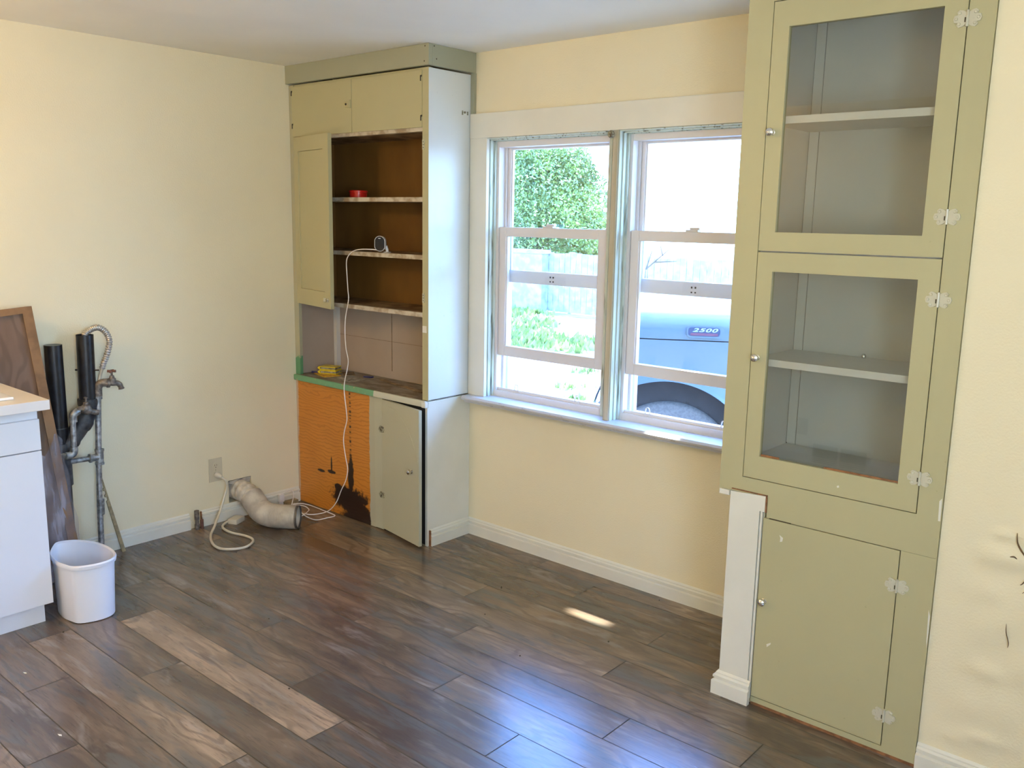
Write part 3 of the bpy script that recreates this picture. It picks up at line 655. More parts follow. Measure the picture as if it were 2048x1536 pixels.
B(3.548, 3.562, Y + .022, -.003, 0, H - .001).build('side_panel', 'sage', CR)
B(3.0135, 3.03, Y + .022, -.003, 0, .752).build('side_panel', 'sage', CR)
B(2.862, 3.548, Y + .022, -.0235, .752, .768).build('bottom_board', 'sage', CR)
# inside liner
m = MB(); m.box(2.905, 2.9305, Y + .022, -.25, .84, 2.38); m.box(3.4935, 3.515, Y + .022, -.25, .84, 2.38); m.build('inner_side', 'insidegrey', CR)
m = MB(); m.box(2.9305, 3.4935, -.25, -.235, .84, 2.38); m.build('back_panel', 'insidegrey', CR)
m = MB(); m.box(2.933, 2.965, -.256, -.250, .87, 2.36); m.build('corner_batten', 'insidegrey', CR)
m = MB(); m.box(2.9305, 2.933, -.2525, -.2505, .86, 2.36); m.box(2.965, 2.9656, -.2515, -.250, .86, 2.36); m.build('inner_seam', 'gap', CR)
for z in (1.985, 1.211):
    B(2.931, 3.493, Y + .034, -.2565, z - .023, z).build('shelf', 'shelfwhite', CR)
B(2.931, 3.493, Y + .024, -.2565, 1.552, 1.572).build('shelf', 'insidegrey', CR)
B(2.931, 3.493, Y + .024, -.2565, .842, .866).build('shelf', 'insidegrey', CR)
B(2.931, 3.493, Y + .024, -.2565, 2.32, 2.34).build('shelf', 'insidegrey', CR)
m = MB(); m.lathe([(.007, 0), (.008, .008), (.004, .014), (0, .015)], (3.19, -.275, 1.211), (0, 0, 1), 10); tag(m.build('small_metal_button', 'chrome', smooth=40), 'tiny metal button lying at the back of the glazed white shelf', 'button')
def gdoor(z0, z1, gx0, gx1, gz0, gz1, kz, hz, nm):
    x0, x1 = 2.9315, 3.4910; m = MB()
    m.box(x0, gx0, Y - .001, Y + .020, z0, z1); m.box(gx1, x1, Y - .001, Y + .020, z0, z1); m.box(gx0, gx1, Y - .001, Y + .020, gz1, z1); m.box(gx0, gx1, Y - .001, Y + .020, z0, gz0)
    d = m.build('glazed_door', 'sage', CR, label=nm)
    B(gx0, gx1, Y + .008, Y + .011, gz0, gz1).build('pane', 'cabglass', d)
    knob(d, 2.952, Y - .001, kz, 'chrome')
    for z in hz: hinge(d, 3.4925, z, Y - .001)
    return d
gdoor(1.5655, 2.3235, 2.984, 3.431, 1.625, 2.247, 1.934, (2.207, 1.679), 'upper glazed door with empty shelf behind')
dm = gdoor(.8095, 1.5605, 2.984, 3.432, .887, 1.500, 1.218, (1.446, .917), 'lower glazed door with white shelf behind')
B(2.986, 3.05, Y + .0065, Y + .0079, .887, .894).build('putty_line', 'rawwood', dm); B(3.2, 3.43, Y + .0065, Y + .0079, .887, .893).build('putty_line', 'rawwood', dm)
ld = B(3.0145, 3.4575, Y - .001, Y + .019, .0335, .6805, bev=.001).build('lower_door', 'sage', CR)
knob(ld, 3.037, Y - .001, .390, 'chrome')
for z in (.569, .137): hinge(ld, 3.459, z, Y - .001)
m = MB(); m.prism([(3.075, .635), (3.088, .628), (3.086, .615), (3.078, .612), (3.079, .625)], 1, Y - .0016, Y); m.build('paint_chip', 'trim', ld); m = MB(); m.prism([(3.058, .240), (3.073, .250), (3.072, .243), (3.060, .230)], 1, Y - .0016, Y)
m.build('paint_chip', 'trim', ld)
m = MB(); m.prism([(3.25, .842), (3.256, .845), (3.258, .839), (3.252, .836)], 1, Y - .0016, Y); m.build('paint_chip', 'trim', dm)
B(3.035, 3.11, Y - .0012, Y + .002, .681, .6845).build('dark_crevice', 'gap', CR)
m = MB(); m.prism([(3.556, .52), (3.562, .50), (3.562, .40), (3.559, .42)], 1, Y - .0012, Y); m.build('paint_smear', 'trim', CR); m = MB(); m.prism([(3.553, .86), (3.560, .87), (3.561, .80), (3.555, .80)], 1, Y - .0012, Y); m.build('paint_smear', 'trim', CR)

# ------------------------------------------------------------------ sink base unit
SB = thing('sink_base_unit', 'white laminate sink base unit with cream worktop at left edge', 'cabinet', (.3, -2.6, 0))
ye = -1.940; yb = BY + .02
B(.02, .600, yb, ye, .085, .885).build('carcass', 'laminate', SB)
B(.02, .585, yb, ye - .025, 0, .085).build('plinth', 'laminate', SB)
yy = ye; k = 0
while yy > yb + .1:
    y2 = max(yy - .46, yb)
    d = B(.601, .620, y2 + .0015, yy - .0015, .725, .848, bev=.001).build('drawer_front', 'laminate', SB)
    d = B(.601, .620, y2 + .0015, yy - .0015, .085, .7205, bev=.001).build('door', 'laminate', SB)
    yy = y2; k += 1
m = MB(); m.box(.002, .648, yb, -1.908, .886, .925, mi=1, bev=.002); m.poly([(.003, yb + .003, .9255), (.646, yb + .003, .9255), (.646, -1.910, .9255), (.003, -1.910, .9255)], 0)
m.build('worktop', ['counter', 'counteredge'], SB)
m = MB(); m.box(.13, .56, -2.72, -2.005, .926, .937, bev=.004); m.build('sink_rim', 'sink', SB)
B(.18, .50, -2.66, -2.07, .934, .9385).build('basin', 'insidegrey', SB)

# ------------------------------------------------------------------ flooring carton leaning on the wall
FC = thing('flooring_carton', 'tall open brown carton holding a wood-grain plank, leaning on the left wall', 'box', (.15, -1.80, 0))
R_ = Matrix.Translation((.228, -1.650, .004)) @ Matrix.Rotation(math.radians(-5.8), 4, 'Y') @ Matrix.Rotation(math.radians(4.2), 4, 'X')
Lc, Wc = 1.245, .190   # local: z up the box, y width to -, x thickness (front +x)
m = MB(); m.box(-.045, -.040, -Wc, 0, 0, Lc, R_); m.box(-.040, .004, -.004, 0, 0, Lc, R_); m.box(-.040, .004, -Wc, -Wc + .004, 0, Lc, R_); m.box(-.040, .004, -Wc + .004, -.004, Lc - .004, Lc, R_)
m.box(0.0, .004, -.042, -.004, 0, Lc - .004, R_); m.box(0.0, .004, -Wc + .004, -.042, Lc - .028, Lc - .004, R_)
m.build('carton', 'carton', FC)
B(-.030, -.008, -Wc + .005, -.030, .01, Lc - .012, R_).build('plank', 'plank', FC, label='dark wood-grain plank inside the carton')
m = MB(); random.seed(3); ny, nz = 14, 22
g = [[m.bm.verts.new(R_ @ Vector((.007 + .007 * math.sin(j * 1.7) * math.sin(i * .7 + 1) + .004 * random.random(), .012 - (Wc + .02) * j / ny + .006 * math.sin(i * .9), .02 + (.60 + .035 * math.sin(j * .8) + .02 * (j < 3)) * i / nz))) for j in range(ny + 1)] for i in range(nz + 1)]
for i in range(nz):
    for j in range(ny): m.face([g[i][j], g[i][j + 1], g[i + 1][j + 1], g[i + 1][j]])
m.build('plastic_film', 'film', FC, smooth=80, label='crumpled clear film around the lower half')

# ------------------------------------------------------------------ waste basket
WB = thing('waste_basket', 'white plastic waste basket standing by the sink unit', 'basket', (.64, -1.82, 0))
RIM = [(.437, -1.860), (.400, -1.823), (.425, -1.765), (.490, -1.722), (.580, -1.701), (.690, -1.708), (.752, -1.745), (.768, -1.812), (.737, -1.893), (.680, -1.914), (.614, -1.921), (.520, -1.905)]
def bucket():
    P = [Vector((x, y, 0)) for x, y in RIM]; n = len(P); ring = []
    for i in range(n):
        p0, p1, p2, p3 = P[i - 1], P[i], P[(i + 1) % n], P[(i + 2) % n]
        for k in range(5):
            t = k / 5; ring.append(0.5 * ((2 * p1) + (p2 - p0) * t + (2 * p0 - 5 * p1 + 4 * p2 - p3) * t * t + (3 * p1 - p0 - 3 * p2 + p3) * t ** 3))
    c = Vector((.585, -1.81, 0)); N = len(ring); m = MB(); prev = None
    for z, k in ((.001, .83), (.004, .865), (.12, .90), (.232, .935), (.236, .985), (.250, 1.0), (.256, .975), (.250, .915), (.12, .88), (.008, .845)):
        cur = [m.bm.verts.new(c + (p - c) * k + Vector((0, 0, z))) for p in ring]
        if prev:
            for q in range(N): m.face([prev[q], prev[(q + 1) % N], cur[(q + 1) % N], cur[q]])
        else: m.face(cur[::-1])
        prev = cur
    m.face(prev); return m
bucket().build('basket_body', 'bucket', WB, smooth=45)

# ------------------------------------------------------------------ pipes
P1 = thing('drain_standpipe', 'black plastic standpipe nearest the leaning carton', 'pipe', (.07, -1.65, 0))
m = MB(); m.tube([(.07, -1.650, .600), (.07, -1.650, 1.056)], .038, 20, cap=False); m.tube([(.07, -1.650, 1.056), (.07, -1.650, .70)], .033, 20, cap=False); m.lathe([(.033, 0), (.038, 0), (.038, .0005), (.033, .0005)], (.07, -1.65, 1.0555), seg=20)
m.build('pipe', 'abs', P1, smooth=50)
B(.015, .03, -1.70, -1.60, .56, .70).build('wall_patch', 'brownpaper', P1) if False else None
m = MB(); m.tube([(.07, -1.650, .60), (.07, -1.650, .40)], .043, 20); m.tube([(.07, -1.650, .675), (.07, -1.650, .670)], .0385, 20); m.build('coupling', 'absdirty', P1, smooth=50)
m = MB(); m.tube([(.07, -1.650, .40), (.07, -1.650, 0.0)], .036, 20); m.build('pipe', 'abs', P1, smooth=50)
P2 = thing('drain_standpipe', 'black plastic standpipe with the corrugated hose stuck in its top', 'pipe', (.07, -1.51, .6))
m = MB(); m.tube([(.07, -1.512, .76), (.07, -1.506, 1.090)], .038, 20, cap=False); m.tube([(.07, -1.506, 1.090), (.07, -1.510, .85)], .033, 20, cap=False); m.build('pipe', 'abs', P2, smooth=50)
m = MB(); bend = smoothpath([(.07, -1.512, .79), (.07, -1.514, .735), (.07, -1.535, .690), (.07, -1.565, .650), (.07, -1.600, .610), (.07, -1.64, .57)], 4)
m.tube(bend, [.045 if i % 8 < 3 else .040 for i in range(len(bend))], 20); m.build('bend', 'absdirty', P2, smooth=40)
m = MB(); m.tube([(.035, -1.545, .925), (.112, -1.47, .925)], .004, 6); m.build('pipe_strap', 'abs', P2)

WP = thing('water_riser', 'galvanised water pipe with brass garden tap on the left wall', 'pipe', (.09, -1.49, 0))
m = MB(); m.tube([(.09, -1.505, 0.0), (.09, -1.4985, .27), (.09, -1.489, .50), (.09, -1.472, .80)], .0135, 14)
for za, zb, r in ((.225, .30, .017), (.47, .545, .0185), (.470, .480, .021), (.535, .545, .021), (.785, .815, .0185)):
    t = lambda z: -1.505 + .033 * z / .8
    m.tube([(.09, t(za), za), (.09, t(zb), zb)], r, 14)
m.tube([(.09, -1.487, .507), (.09, -1.535, .508)], .0175, 12); m.tube([(.09, -1.52, .508), (.09, -1.66, .510)], .0125, 12); m.tube([(.09, -1.525, .508), (.09, -1.532, .508)], .022, 12)
m.build('pipe', 'galv', WP, smooth=45)
m = MB(); m.tube(smoothpath([(.09, -1.472, .80), (.093, -1.470, .845), (.105, -1.455, .862), (.115, -1.432, .860)], 4), .019, 12); m.tube([(.115, -1.44, .860), (.117, -1.428, .860)], .022, 10)
m.build('elbow', 'bronze', WP, smooth=45)
tap = MB(); tap.tube(smoothpath([(.116, -1.432, .860), (.120, -1.414, .856), (.122, -1.396, .856), (.123, -1.383, .848), (.123, -1.376, .833), (.123, -1.374, .826)], 4), [.012] * 6 + [.013] * 8 + [.012] * 4 + [.014] * 3, 12)
tap.lathe([(.017, 0), (.017, .022), (.012, .026), (.010, .036), (.005, .038), (.005, .056)], (.120, -1.415, .858), (0, 0, 1), 12)
to = tap.build('tap', 'bronze', WP, smooth=45)
m = MB()
for k in range(4):
    a_ = PI / 4 + k * PI / 2; m.tube([(.120, -1.415, .915), (.120 + .019 * math.cos(a_), -1.415 + .019 * math.sin(a_), .915)], [.005, .0065], 8)
m.lathe([(.008, -.005), (.008, .006), (0, .008)], (.120, -1.415, .915), (0, 0, 1), 8); m.build('tap_handle', 'redhandle', to, smooth=45)
P3 = thing('supply_stub', 'small bent galvanised pipe and closed valve in front of the black pipes', 'pipe', (.12, -1.6, .55))
m = MB(); m.tube([(.12, -1.605, .735), (.12, -1.612, .565)], .0125, 12); m.tube(smoothpath([(.12, -1.612, .585), (.12, -1.613, .560), (.12, -1.626, .549), (.12, -1.650, .549)], 4), .0175, 12); m.tube([(.12, -1.645, .549), (.09, -1.68, .549)], .0125, 12)
m.tube(smoothpath([(.12, -1.605, .700), (.12, -1.605, .728), (.12, -1.596, .742), (.115, -1.580, .748)], 4), .018, 12); m.build('pipe', 'galv', P3, smooth=45)
m = MB(); m.tube(smoothpath([(.12, -1.585, .752), (.12, -1.565, .757), (.12, -1.543, .747), (.12, -1.515, .735), (.12, -1.490, .727)], 4), [.013] * 5 + [.020] * 6 + [.013] * 6, 12)
m.lathe([(.020, 0), (.019, .020), (.013, .024), (.012, .034), (.005, .036), (.005, .050), (.009, .052), (.009, .058), (0, .06)], (.12, -1.543, .750), (0, 0, 1), 12); m.build('valve', 'bronze', P3, smooth=45)

FH = thing('flexible_hose', 'corrugated metal hose looping from black pipe top to above the tap', 'hose', (.09, -1.45, .9))
path = smoothpath([(.08, -1.515, 1.055), (.085, -1.512, 1.092), (.09, -1.497, 1.108), (.09, -1.477, 1.118), (.09, -1.451, 1.121), (.09, -1.426, 1.107), (.09, -1.409, 1.082), (.09, -1.402, 1.051), (.09, -1.409, 1.018), (.09, -1.42, .984), (.09, -1.434, .955), (.09, -1.446, .925)], 12)
m = MB(); m.tube(path, [.0148 if i % 4 < 2 else .0112 for i in range(len(path))], 12); m.build('corrugated_sleeve', 'hosemetal', FH, smooth=80)
m = MB(); m.tube(smoothpath([(.09, -1.444, .930), (.09, -1.455, .900), (.092, -1.468, .852)], 4), .0075, 10); m.build('inner_tube', 'beige', FH, smooth=60)

m = MB(); T = Matrix.Translation((.052, -1.386, 0.0)); 
a0, a1 = Vector((.066, -1.386, 0)), Vector((.012, -1.456, .408)); d = (a1 - a0).normalized(); sd = Vector((0, 1, 0)).cross(d).normalized(); wd = d.cross(sd)
LL = (a1 - a0).length
pr = [(-.009, 0), (.009, 0), (.009, .27)] + [q for k in range(4) for q in ((.009, .27 + k * .032), (.001, .275 + k * .032), (.001, .290 + k * .032), (.009, .292 + k * .032))] + [(.002, LL), (-.004, LL)]
A = [m.bm.verts.new(a0 + wd * -u + d * v + sd * .004) for u, v in pr]; Bv = [m.bm.verts.new(a0 + wd * -u + d * v - sd * .004) for u, v in pr]
m.face(A); m.face(Bv[::-1])
for i in range(len(pr)): m.face([A[i], A[(i + 1) % len(pr)], Bv[(i + 1) % len(pr)], Bv[i]])
tag(m.build('notched_lath', 'stick'), 'thin notched tan lath leaning on the wall below the tap', 'stick')

# capped stubs in the baseboard gap
m = MB(); m.tube([(.036, -.972, 0), (.036, -.972, .055)], .010, 12); m.tube([(.036, -.972, .012), (.036, -.972, .030)], .013, 12); m.tube([(.036, -.972, .055), (.036, -.972, .105)], .013, 12)
t_ = thing('pipe_stub', 'short capped pipe stub rising at the gap in the left baseboard', 'pipe', (.036, -.96, 0)); m.build('pipe', 'bronze', t_, smooth=45)
m = MB(); m.tube([(.034, -.944, 0), (.034, -.944, .048)], .009, 12); m.build('red_tag', 'redhandle', t_, smooth=45, label='second stub with red mark')

# ------------------------------------------------------------------ outlet, cords
OU = thing('wall_outlet', 'ivory double wall outlet with a cord plugged in', 'outlet', (0, -.833, .23))
m = MB(); m.box(.0003, .005, -.873, -.793, .229, .357, bev=.002)
op = m.build('cover_plate', 'plate', OU)
def recept(z):
    m = MB(); m.lathe([(.0165, 0), (.0165, .0025), (0, .0026)], (.005, -.833, z), (1, 0, 0), 20); o = m.build('socket', 'plate', OU, smooth=40)
    m = MB(); m.box(.0074, .0082, -.840, -.8385, z, z + .008); m.box(.0074, .0082, -.828, -.8265, z, z + .008); m.lathe([(.0025, 0), (.002, .0006)], (.0076, -.833, z - .008), (1, 0, 0), 8); m.build('slot', 'slot', o)
recept(.316); recept(.270)
m = MB(); m.lathe([(.0025, 0), (.002, .0008)], (.005, -.833, .293), (1, 0, 0), 8); m.build('screw', 'chrome', OU)

EC = thing('extension_cord', 'beige extension cord looping from the wall outlet across the floor', 'cord', (.2, -.9, 0))
m = MB(); m.lathe([(.013, 0), (.016, .006), (.015, .020), (.009, .032), (.0065, .042)], (.0075, -.833, .268), (1, .25, -.2), 12); m.build('plug', 'cord', EC, smooth=45)
pts = [(.046, -.823, .258), (.060, -.808, .240), (.052, -.798, .200), (.050, -.815, .150), (.065, -.850, .085), (.115, -.915, .030), (.190, -.985, .010), (.306, -1.043, .009), (.391, -1.051, .009), (.442, -1.014, .009), (.463, -.958, .009), (.433, -.897, .009), (.385, -.866, .009), (.313, -.867, .009), (.235, -.888, .009), (.161, -.887, .009), (.107, -.866, .009), (.078, -.830, .012), (.082, -.800, .018)]
m = MB(); m.tube(smoothpath(pts, 7), .0065, 10); m.build('cable', 'cord', EC, smooth=70)
Tb = Matrix.Translation((.088, -.775, 0)) @ Matrix.Rotation(math.radians(25), 4, 'Z')
m = MB(); m.box(-.028, .028, -.035, .045, .001, .030, Tb, bev=.006); m.build('socket_block', 'cord', EC, smooth=40)

FD = thing('flexible_duct', 'ribbed beige exhaust duct coming out of the hole in the left wall', 'duct', (.2, -.65, 0))
c_ = smoothpath([(-.07, -.695, .150), (-.01, -.692, .150), (.05, -.688, .147), (.10, -.684, .132), (.15, -.685, .098), (.20, -.686, .073), (.26, -.680, .064), (.32, -.655, .0635), (.372, -.618, .0635), (.405, -.590, .0635)], 12)
n = len(c_); i0 = int(n * .34)
m = MB(); m.tube(c_[:i0 + 1], [.055 + .003 * math.sin(i * .9) for i in range(i0 + 1)], 24, cap=False); m.build('taped_end', 'tape', FD, smooth=60, label='crumpled taped end in the wall hole')
fine = smoothpath(c_[i0:n - 4], 3)
m = MB(); m.tube(fine, [.0605 + (.0035 if i % 4 < 2 else -.0020) for i in range(len(fine))], 28, cap=False); m.build('ribbed_sleeve', 'duct', FD, smooth=80)
m = MB(); m.tube(c_[n - 6:], .0625, 28, cap=False); m.tube(c_[n - 6:], .0595, 28, cap=False)
m.tube([c_[n - 1], c_[n - 1] + (c_[n - 1] - c_[n - 2]) * .2], .0625, 28, cap=False); m.build('end_ring', 'ring', FD, smooth=60, label='dark metal ring at the open mouth')
m = MB(); m.tube(c_[int(n * .45):n - 3], .0585, 24, cap=False); q = c_[int(n * .62)]; m.build('inner_lining', 'duct', FD, smooth=60)
m = MB(); 
dd = (c_[n - 1] - c_[n - 2]).normalized(); m.bm.faces.new(m.ring(c_[n - 10], dd, .058, 24)); m.build('duct_throat', 'ring', FD)
m = MB(); m.poly([(.0015, hy0 + .004, hz1 - .002), (.0015, hy1 - .003, hz1 - .002), (-.012, hy1 - .004, hz1 - .038), (-.01, -.66, hz1 - .028), (-.008, -.70, hz1 - .034), (-.010, hy0 + .006, hz1 - .020)])
m.build('torn_plaster_flap', 'tape', FD)

# ------------------------------------------------------------------ security camera on the shelf + cable
SCM = thing('security_camera', 'small white security camera with black oval face on the middle shelf', 'camera', (.70, -.245, 1.471))
fdir = Vector((.55, -.83, -.02)).normalized(); side = fdir.cross(Vector((0, 0, 1))).normalized(); upv = side.cross(fdir).normalized()
cc = Vector((.705, -.262, 1.516))
m = MB(); prev = None
def oval(c, r, h, seg=28):
    out = []
    for k in range(seg):
        t = 2 * PI * k / seg; yv = math.sin(t); out.append(m.bm.verts.new(c + side * math.cos(t) * r + upv * (yv * r + (h if yv > 0 else -h))))
    return out
for dd_, r in ((-.045, .010), (-.040, .018), (-.02, .0255), (.0, .028), (.012, .0285), (.016, .0275)):
    cur = oval(cc + fdir * dd_, r, .011)
    if prev:
        for k in range(28): m.face([prev[k], prev[(k + 1) % 28], cur[(k + 1) % 28], cur[k]])
    else: m.face(cur)
    prev = cur
m.face(prev); m.build('housing', 'camwhite', SCM, smooth=50)
m = MB(); cur = oval(cc + fdir * .0165, .0255, .011); c2_ = oval(cc + fdir * .0185, .0245, .011)
for k in range(28): m.face([cur[k], cur[(k + 1) % 28], c2_[(k + 1) % 28], c2_[k]])
m.face(c2_); m.build('face', 'lens', SCM, smooth=50)
m = MB(); m.box(-.006, .006, -.0005, .0005, -.0015, .0015, Matrix.Translation(cc + fdir * .0193 + upv * .027) @ Matrix([[side.x, fdir.x, upv.x, 0], [side.y, fdir.y, upv.y, 0], [side.z, fdir.z, upv.z, 0], [0, 0, 0, 1]])); m.build('mark', 'camwhite', SCM)
m = MB(); m.lathe([(.020, 0), (.020, .003), (.008, .005), (.007, .012)], (.725, -.235, 1.4715), (0, 0, 1), 16); m.tube([(.725, -.235, 1.482), (.722, -.240, 1.505)], .008, 10); m.build('mount', 'camwhite', SCM, smooth=50)

CB = thing('charging_cable', 'thin white cable hanging from the security camera to a coil on the floor', 'cable', (.3, -.4, 0))
pts = [(.700, -.270, 1.483), (.665, -.300, 1.486), (.61, -.318, 1.484), (.560, -.325, 1.472), (.522, -.326, 1.445), (.508, -.326, 1.41), (.515, -.328, 1.33), (.522, -.330, 1.27), (.528, -.332, 1.22), (.505, -.334, 1.13), (.500, -.336, 1.05), (.508, -.338, .965), (.528, -.340, .900), (.520, -.341, .850), (.503, -.342, .80),
       (.494, -.343, .752), (.497, -.343, .70), (.510, -.343, .62), (.512, -.343, .57), (.488, -.343, .50), (.482, -.343, .44), (.498, -.343, .36), (.515, -.345, .30), (.500, -.347, .235), (.462, -.35, .17), (.425, -.352, .10), (.375, -.355, .045), (.32, -.362, .012)]
pts += [(.291, -.417, .008), (.242, -.444, .008), (.179, -.464, .009), (.207, -.498, .010), (.27, -.527, .008), (.274, -.473, .012), (.238, -.407, .014), (.195, -.375, .008), (.134, -.36, .008), (.074, -.387, .008), (.094, -.421, .010), (.146, -.455, .014), (.176, -.425, .012), (.281, -.467, .014), (.374, -.462, .008), (.394, -.397, .008), (.397, -.345, .008),
        (.346, -.335, .008), (.272, -.340, .012), (.219, -.330, .008), (.137, -.330, .008), (.075, -.352, .008), (.046, -.425, .010)]
m = MB(); m.tube(smoothpath(pts, 6), .0026, 8); m.build('cable', 'whitecord', CB, smooth=80)
m = MB(); m.tube(smoothpath([(.046, -.425, .010), (.10, -.47, .02), (.19, -.50, .03), (.16, -.455, .07), (.105, -.41, .085), (.06, -.39, .092), (.035, -.405, .085), (.034, -.445, .075)], 7), .0026, 8); m.build('cable', 'whitecord', CB, smooth=80)
m = MB(); m.box(.022, .046, -.460, -.430, .030, .075, bev=.004); m.box(.026, .042, -.455, -.435, .001, .030, bev=.003); m.build('power_adapter', 'camwhite', CB)
tag(B(.020, .060, -.425, -.345, .0005, .028, bev=.002).build('wood_offcut', 'stick'), 'small wood offcut at the foot of the left baseboard by the cupboard', 'wood block')

# ------------------------------------------------------------------ things in the cupboard
m = MB(); m.lathe([(.040, 0), (.046, .004), (.047, .030), (.050, .031), (.050, .038), (.046, .041), (0, .042)], (.415, -.165, 1.7465), seg=28)
tag(m.build('red_tub', 'red', smooth=40), 'round red plastic tub on the top open shelf', 'tub')
def packet(x, y, z, rot, lab):
    T = Matrix.Translation((x, y, z)) @ Matrix.Rotation(rot, 4, 'Z')
    t = thing('folded_packet', lab, 'packet', (x, y, z), 'folded yellow packets on the cupboard worktop')
    m = MB(); w_ = .052; d_ = .035; h = .020
    arc = [(-w_ - .012 * math.sin(PI * k / 8), h * k / 8) for k in range(9)]
    P = [(w_, 0)] + [(-w_, 0)] + arc[1:-1] + [(-w_, h), (w_, h), (w_, h - .005), (-w_ + .004, h - .005), (-w_ + .004, .005), (w_, .005)]
    m.prism(P, 1, -d_, d_, T); m.build('wrap', 'yellow', t)
    B(-w_ + .006, w_ - .002, -d_ + .002, d_ - .002, .0055, h - .0055, T).build('contents', 'paper', t, label='pale folded contents')
packet(.120, -.160, .7635, .35, 'top folded yellow packet with open end left of the hanging cable') if False else None
tag(B(-.075, .075, -.05, .05, 0, .003, Matrix.Translation((.150, -.190, .756)) @ Matrix.Rotation(-.25, 4, 'Z')).build('printed_leaflet', 'orange'), 'orange and yellow printed leaflet under the yellow packets', 'leaflet')
packet(.135, -.155, .7595, .45, 'lower of the two folded yellow packets')
packet(.128, -.150, .7800, .38, 'upper of the two folded yellow packets')
tag(B(-.085, .085, -.055, .055, 0, .0015, Matrix.Translation((.345, -.180, .7558)) @ Matrix.Rotation(-.2, 4, 'Z')).build('paper_sheet', 'paper'), 'grey printed paper sheet lying on the cupboard worktop', 'paper')
tag(B(-.028, .028, -.012, .012, 0, .008, Matrix.Translation((.380, -.080, .7560)) @ Matrix.Rotation(.3, 4, 'Z'), bev=.002).build('dark_marker', 'blue'), 'small dark marker lying behind the paper sheet', 'marker')
tag(MB().tube([(.040, -.215, .762), (.085, -.195, .762)], .006, 8).build('blue_pen', 'blue'), 'short dark blue pen at the left end of the worktop', 'pen')
tag(B(-.05, .06, -.035, .03, 0, .004, Matrix.Translation((.215, -.085, .7558)) @ Matrix.Rotation(-.6, 4, 'Z')).build('brown_scrap', 'brownpaper'), 'brown paper scrap behind the yellow packets', 'scrap')
tag(B(-.22, .22, -.012, .012, 0, .004, Matrix.Translation((.700, -.120, .7558)) @ Matrix.Rotation(-.22, 4, 'Z')).build('wood_strip', 'shelfwood'), 'long thin wood strip lying across the cupboard worktop', 'wood strip')

# ------------------------------------------------------------------ behind the camera, seen only in the glass
t_ = thing('floor_vent_grille', 'brown two-panel vent grille low on the wall behind the viewer', 'vent', (2.05, BY, 0))
m = MB(); m.box(1.83, 2.27, BY + .001, BY + .012, .002, .172); m.build('frame', 'trim', t_)
for a_ in (1.865, 2.06):
    m = MB(); m.box(a_, a_ + .175, BY + .012, BY + .016, .008, .142); 
    for k in range(10): m.box(a_, a_ + .175, BY + .016, BY + .020, .012 + k * .013, .018 + k * .013)
    m.build('louvre', 'grille', t_)
t_ = thing('wall_outlet', 'tan outlet plate on the wall behind the viewer', 'outlet', (1.77, BY, .19))
B(1.735, 1.811, BY + .0005, BY + .006, .190, .308, bev=.002).build('cover_plate', 'outletbrown', t_)
t_ = thing('ceiling_lamp', 'round glass ceiling lamp glowing warm behind the viewer', 'lamp', (0.9, -3.2, H))
m = MB(); m.lathe([(.11, -.002), (.11, -.025), (.07, -.03), (0, -.031)], (0.9, -3.2, H), seg=28); m.build('base', 'brass', t_, smooth=40)
bm_ = NB('warm_lamp_glass'); em = bm_.n('ShaderNodeEmission'); em.inputs[0].default_value = (1.0, .66, .32, 1); em.inputs[1].default_value = 125.0; bm_.t.links.new(em.outputs[0], bm_.out.inputs[0])
m = MB(); m.lathe([(.07, 0), (.10, -.03), (.115, -.07), (.10, -.11), (.06, -.135), (0, -.14)], (0.9, -3.2, H - .031), seg=28); m.build('globe', bm_.m, t_, smooth=60)

# ------------------------------------------------------------------ outdoors
GZ = -.42
m = MB(); m.poly([(-60, .16, GZ), (40, .16, GZ), (40, 70, GZ), (-60, 70, GZ)]); m.build('ground', 'gravel', **ST)
m = MB(); m.poly([(-.12, .17, -.42), (RX + .12, .17, -.42), (RX + .12, .17, 0), (-.12, .17, 0)]); m.build('wall_foundation', 'siding', **ST)
random.seed(11)
m = MB()
for i in range(9000):
    y = random.uniform(6.5, 12.3); x = -9.2 + (12.5 - y) * 1.0 + random.uniform(-4.2, 3.0)
    dn = math.sin(x * 1.3 + 2) * math.sin(y * 1.1) + math.sin(x * .6 - y * .9) * .8
    far = (y - 6.5) / 6
    if dn + random.random() * .9 < 1.15 - 1.15 * far: continue
    s = random.uniform(.04, .11); a_ = random.random() * PI; ln = random.uniform(.05, .16)
    dx, dy = math.cos(a_) * s, math.sin(a_) * s
    ox, oy = random.uniform(-.04, .04), random.uniform(-.04, .04)
    m.poly([(x - dx, y - dy, GZ), (x + dx, y + dy, GZ), (x + dx * .3 + ox, y + dy * .3 + oy, GZ + ln)])
m.build('lawn_grass', 'grass', kind='stuff', label='patchy bright green grass between driveway and fence', category='grass')

FN = thing('board_fence', 'pale weathered board fence behind the grass', 'fence', (-7, 12.8, GZ))
m = MB(); x = -16.0
while x < 6.0:
    w_ = .145; zt = .92 + .015 * math.sin(x * 7) + .01 * random.random(); m.box(x, x + w_, 12.70, 12.722, GZ + .02, zt); x += w_ + random.uniform(.004, .016)
m.build('board_panel', 'fence', FN)
for z in (.65, -.1): B(-16, 6, 12.722, 12.78, z, z + .09).build('rail', 'fence', FN)
for x in range(-16, 7, 2): B(x, x + .1, 12.722, 12.82, GZ, .95).build('post', 'fence', FN)
m = MB(); m.box(-10.2, -8.55, 12.45, 12.68, GZ, .90); m.box(-10.25, -8.50, 12.42, 12.70, .90, .98)
tag(m.build('garden_shed', 'fence'), 'low pale wooden bin standing before the fence at left', 'shed')

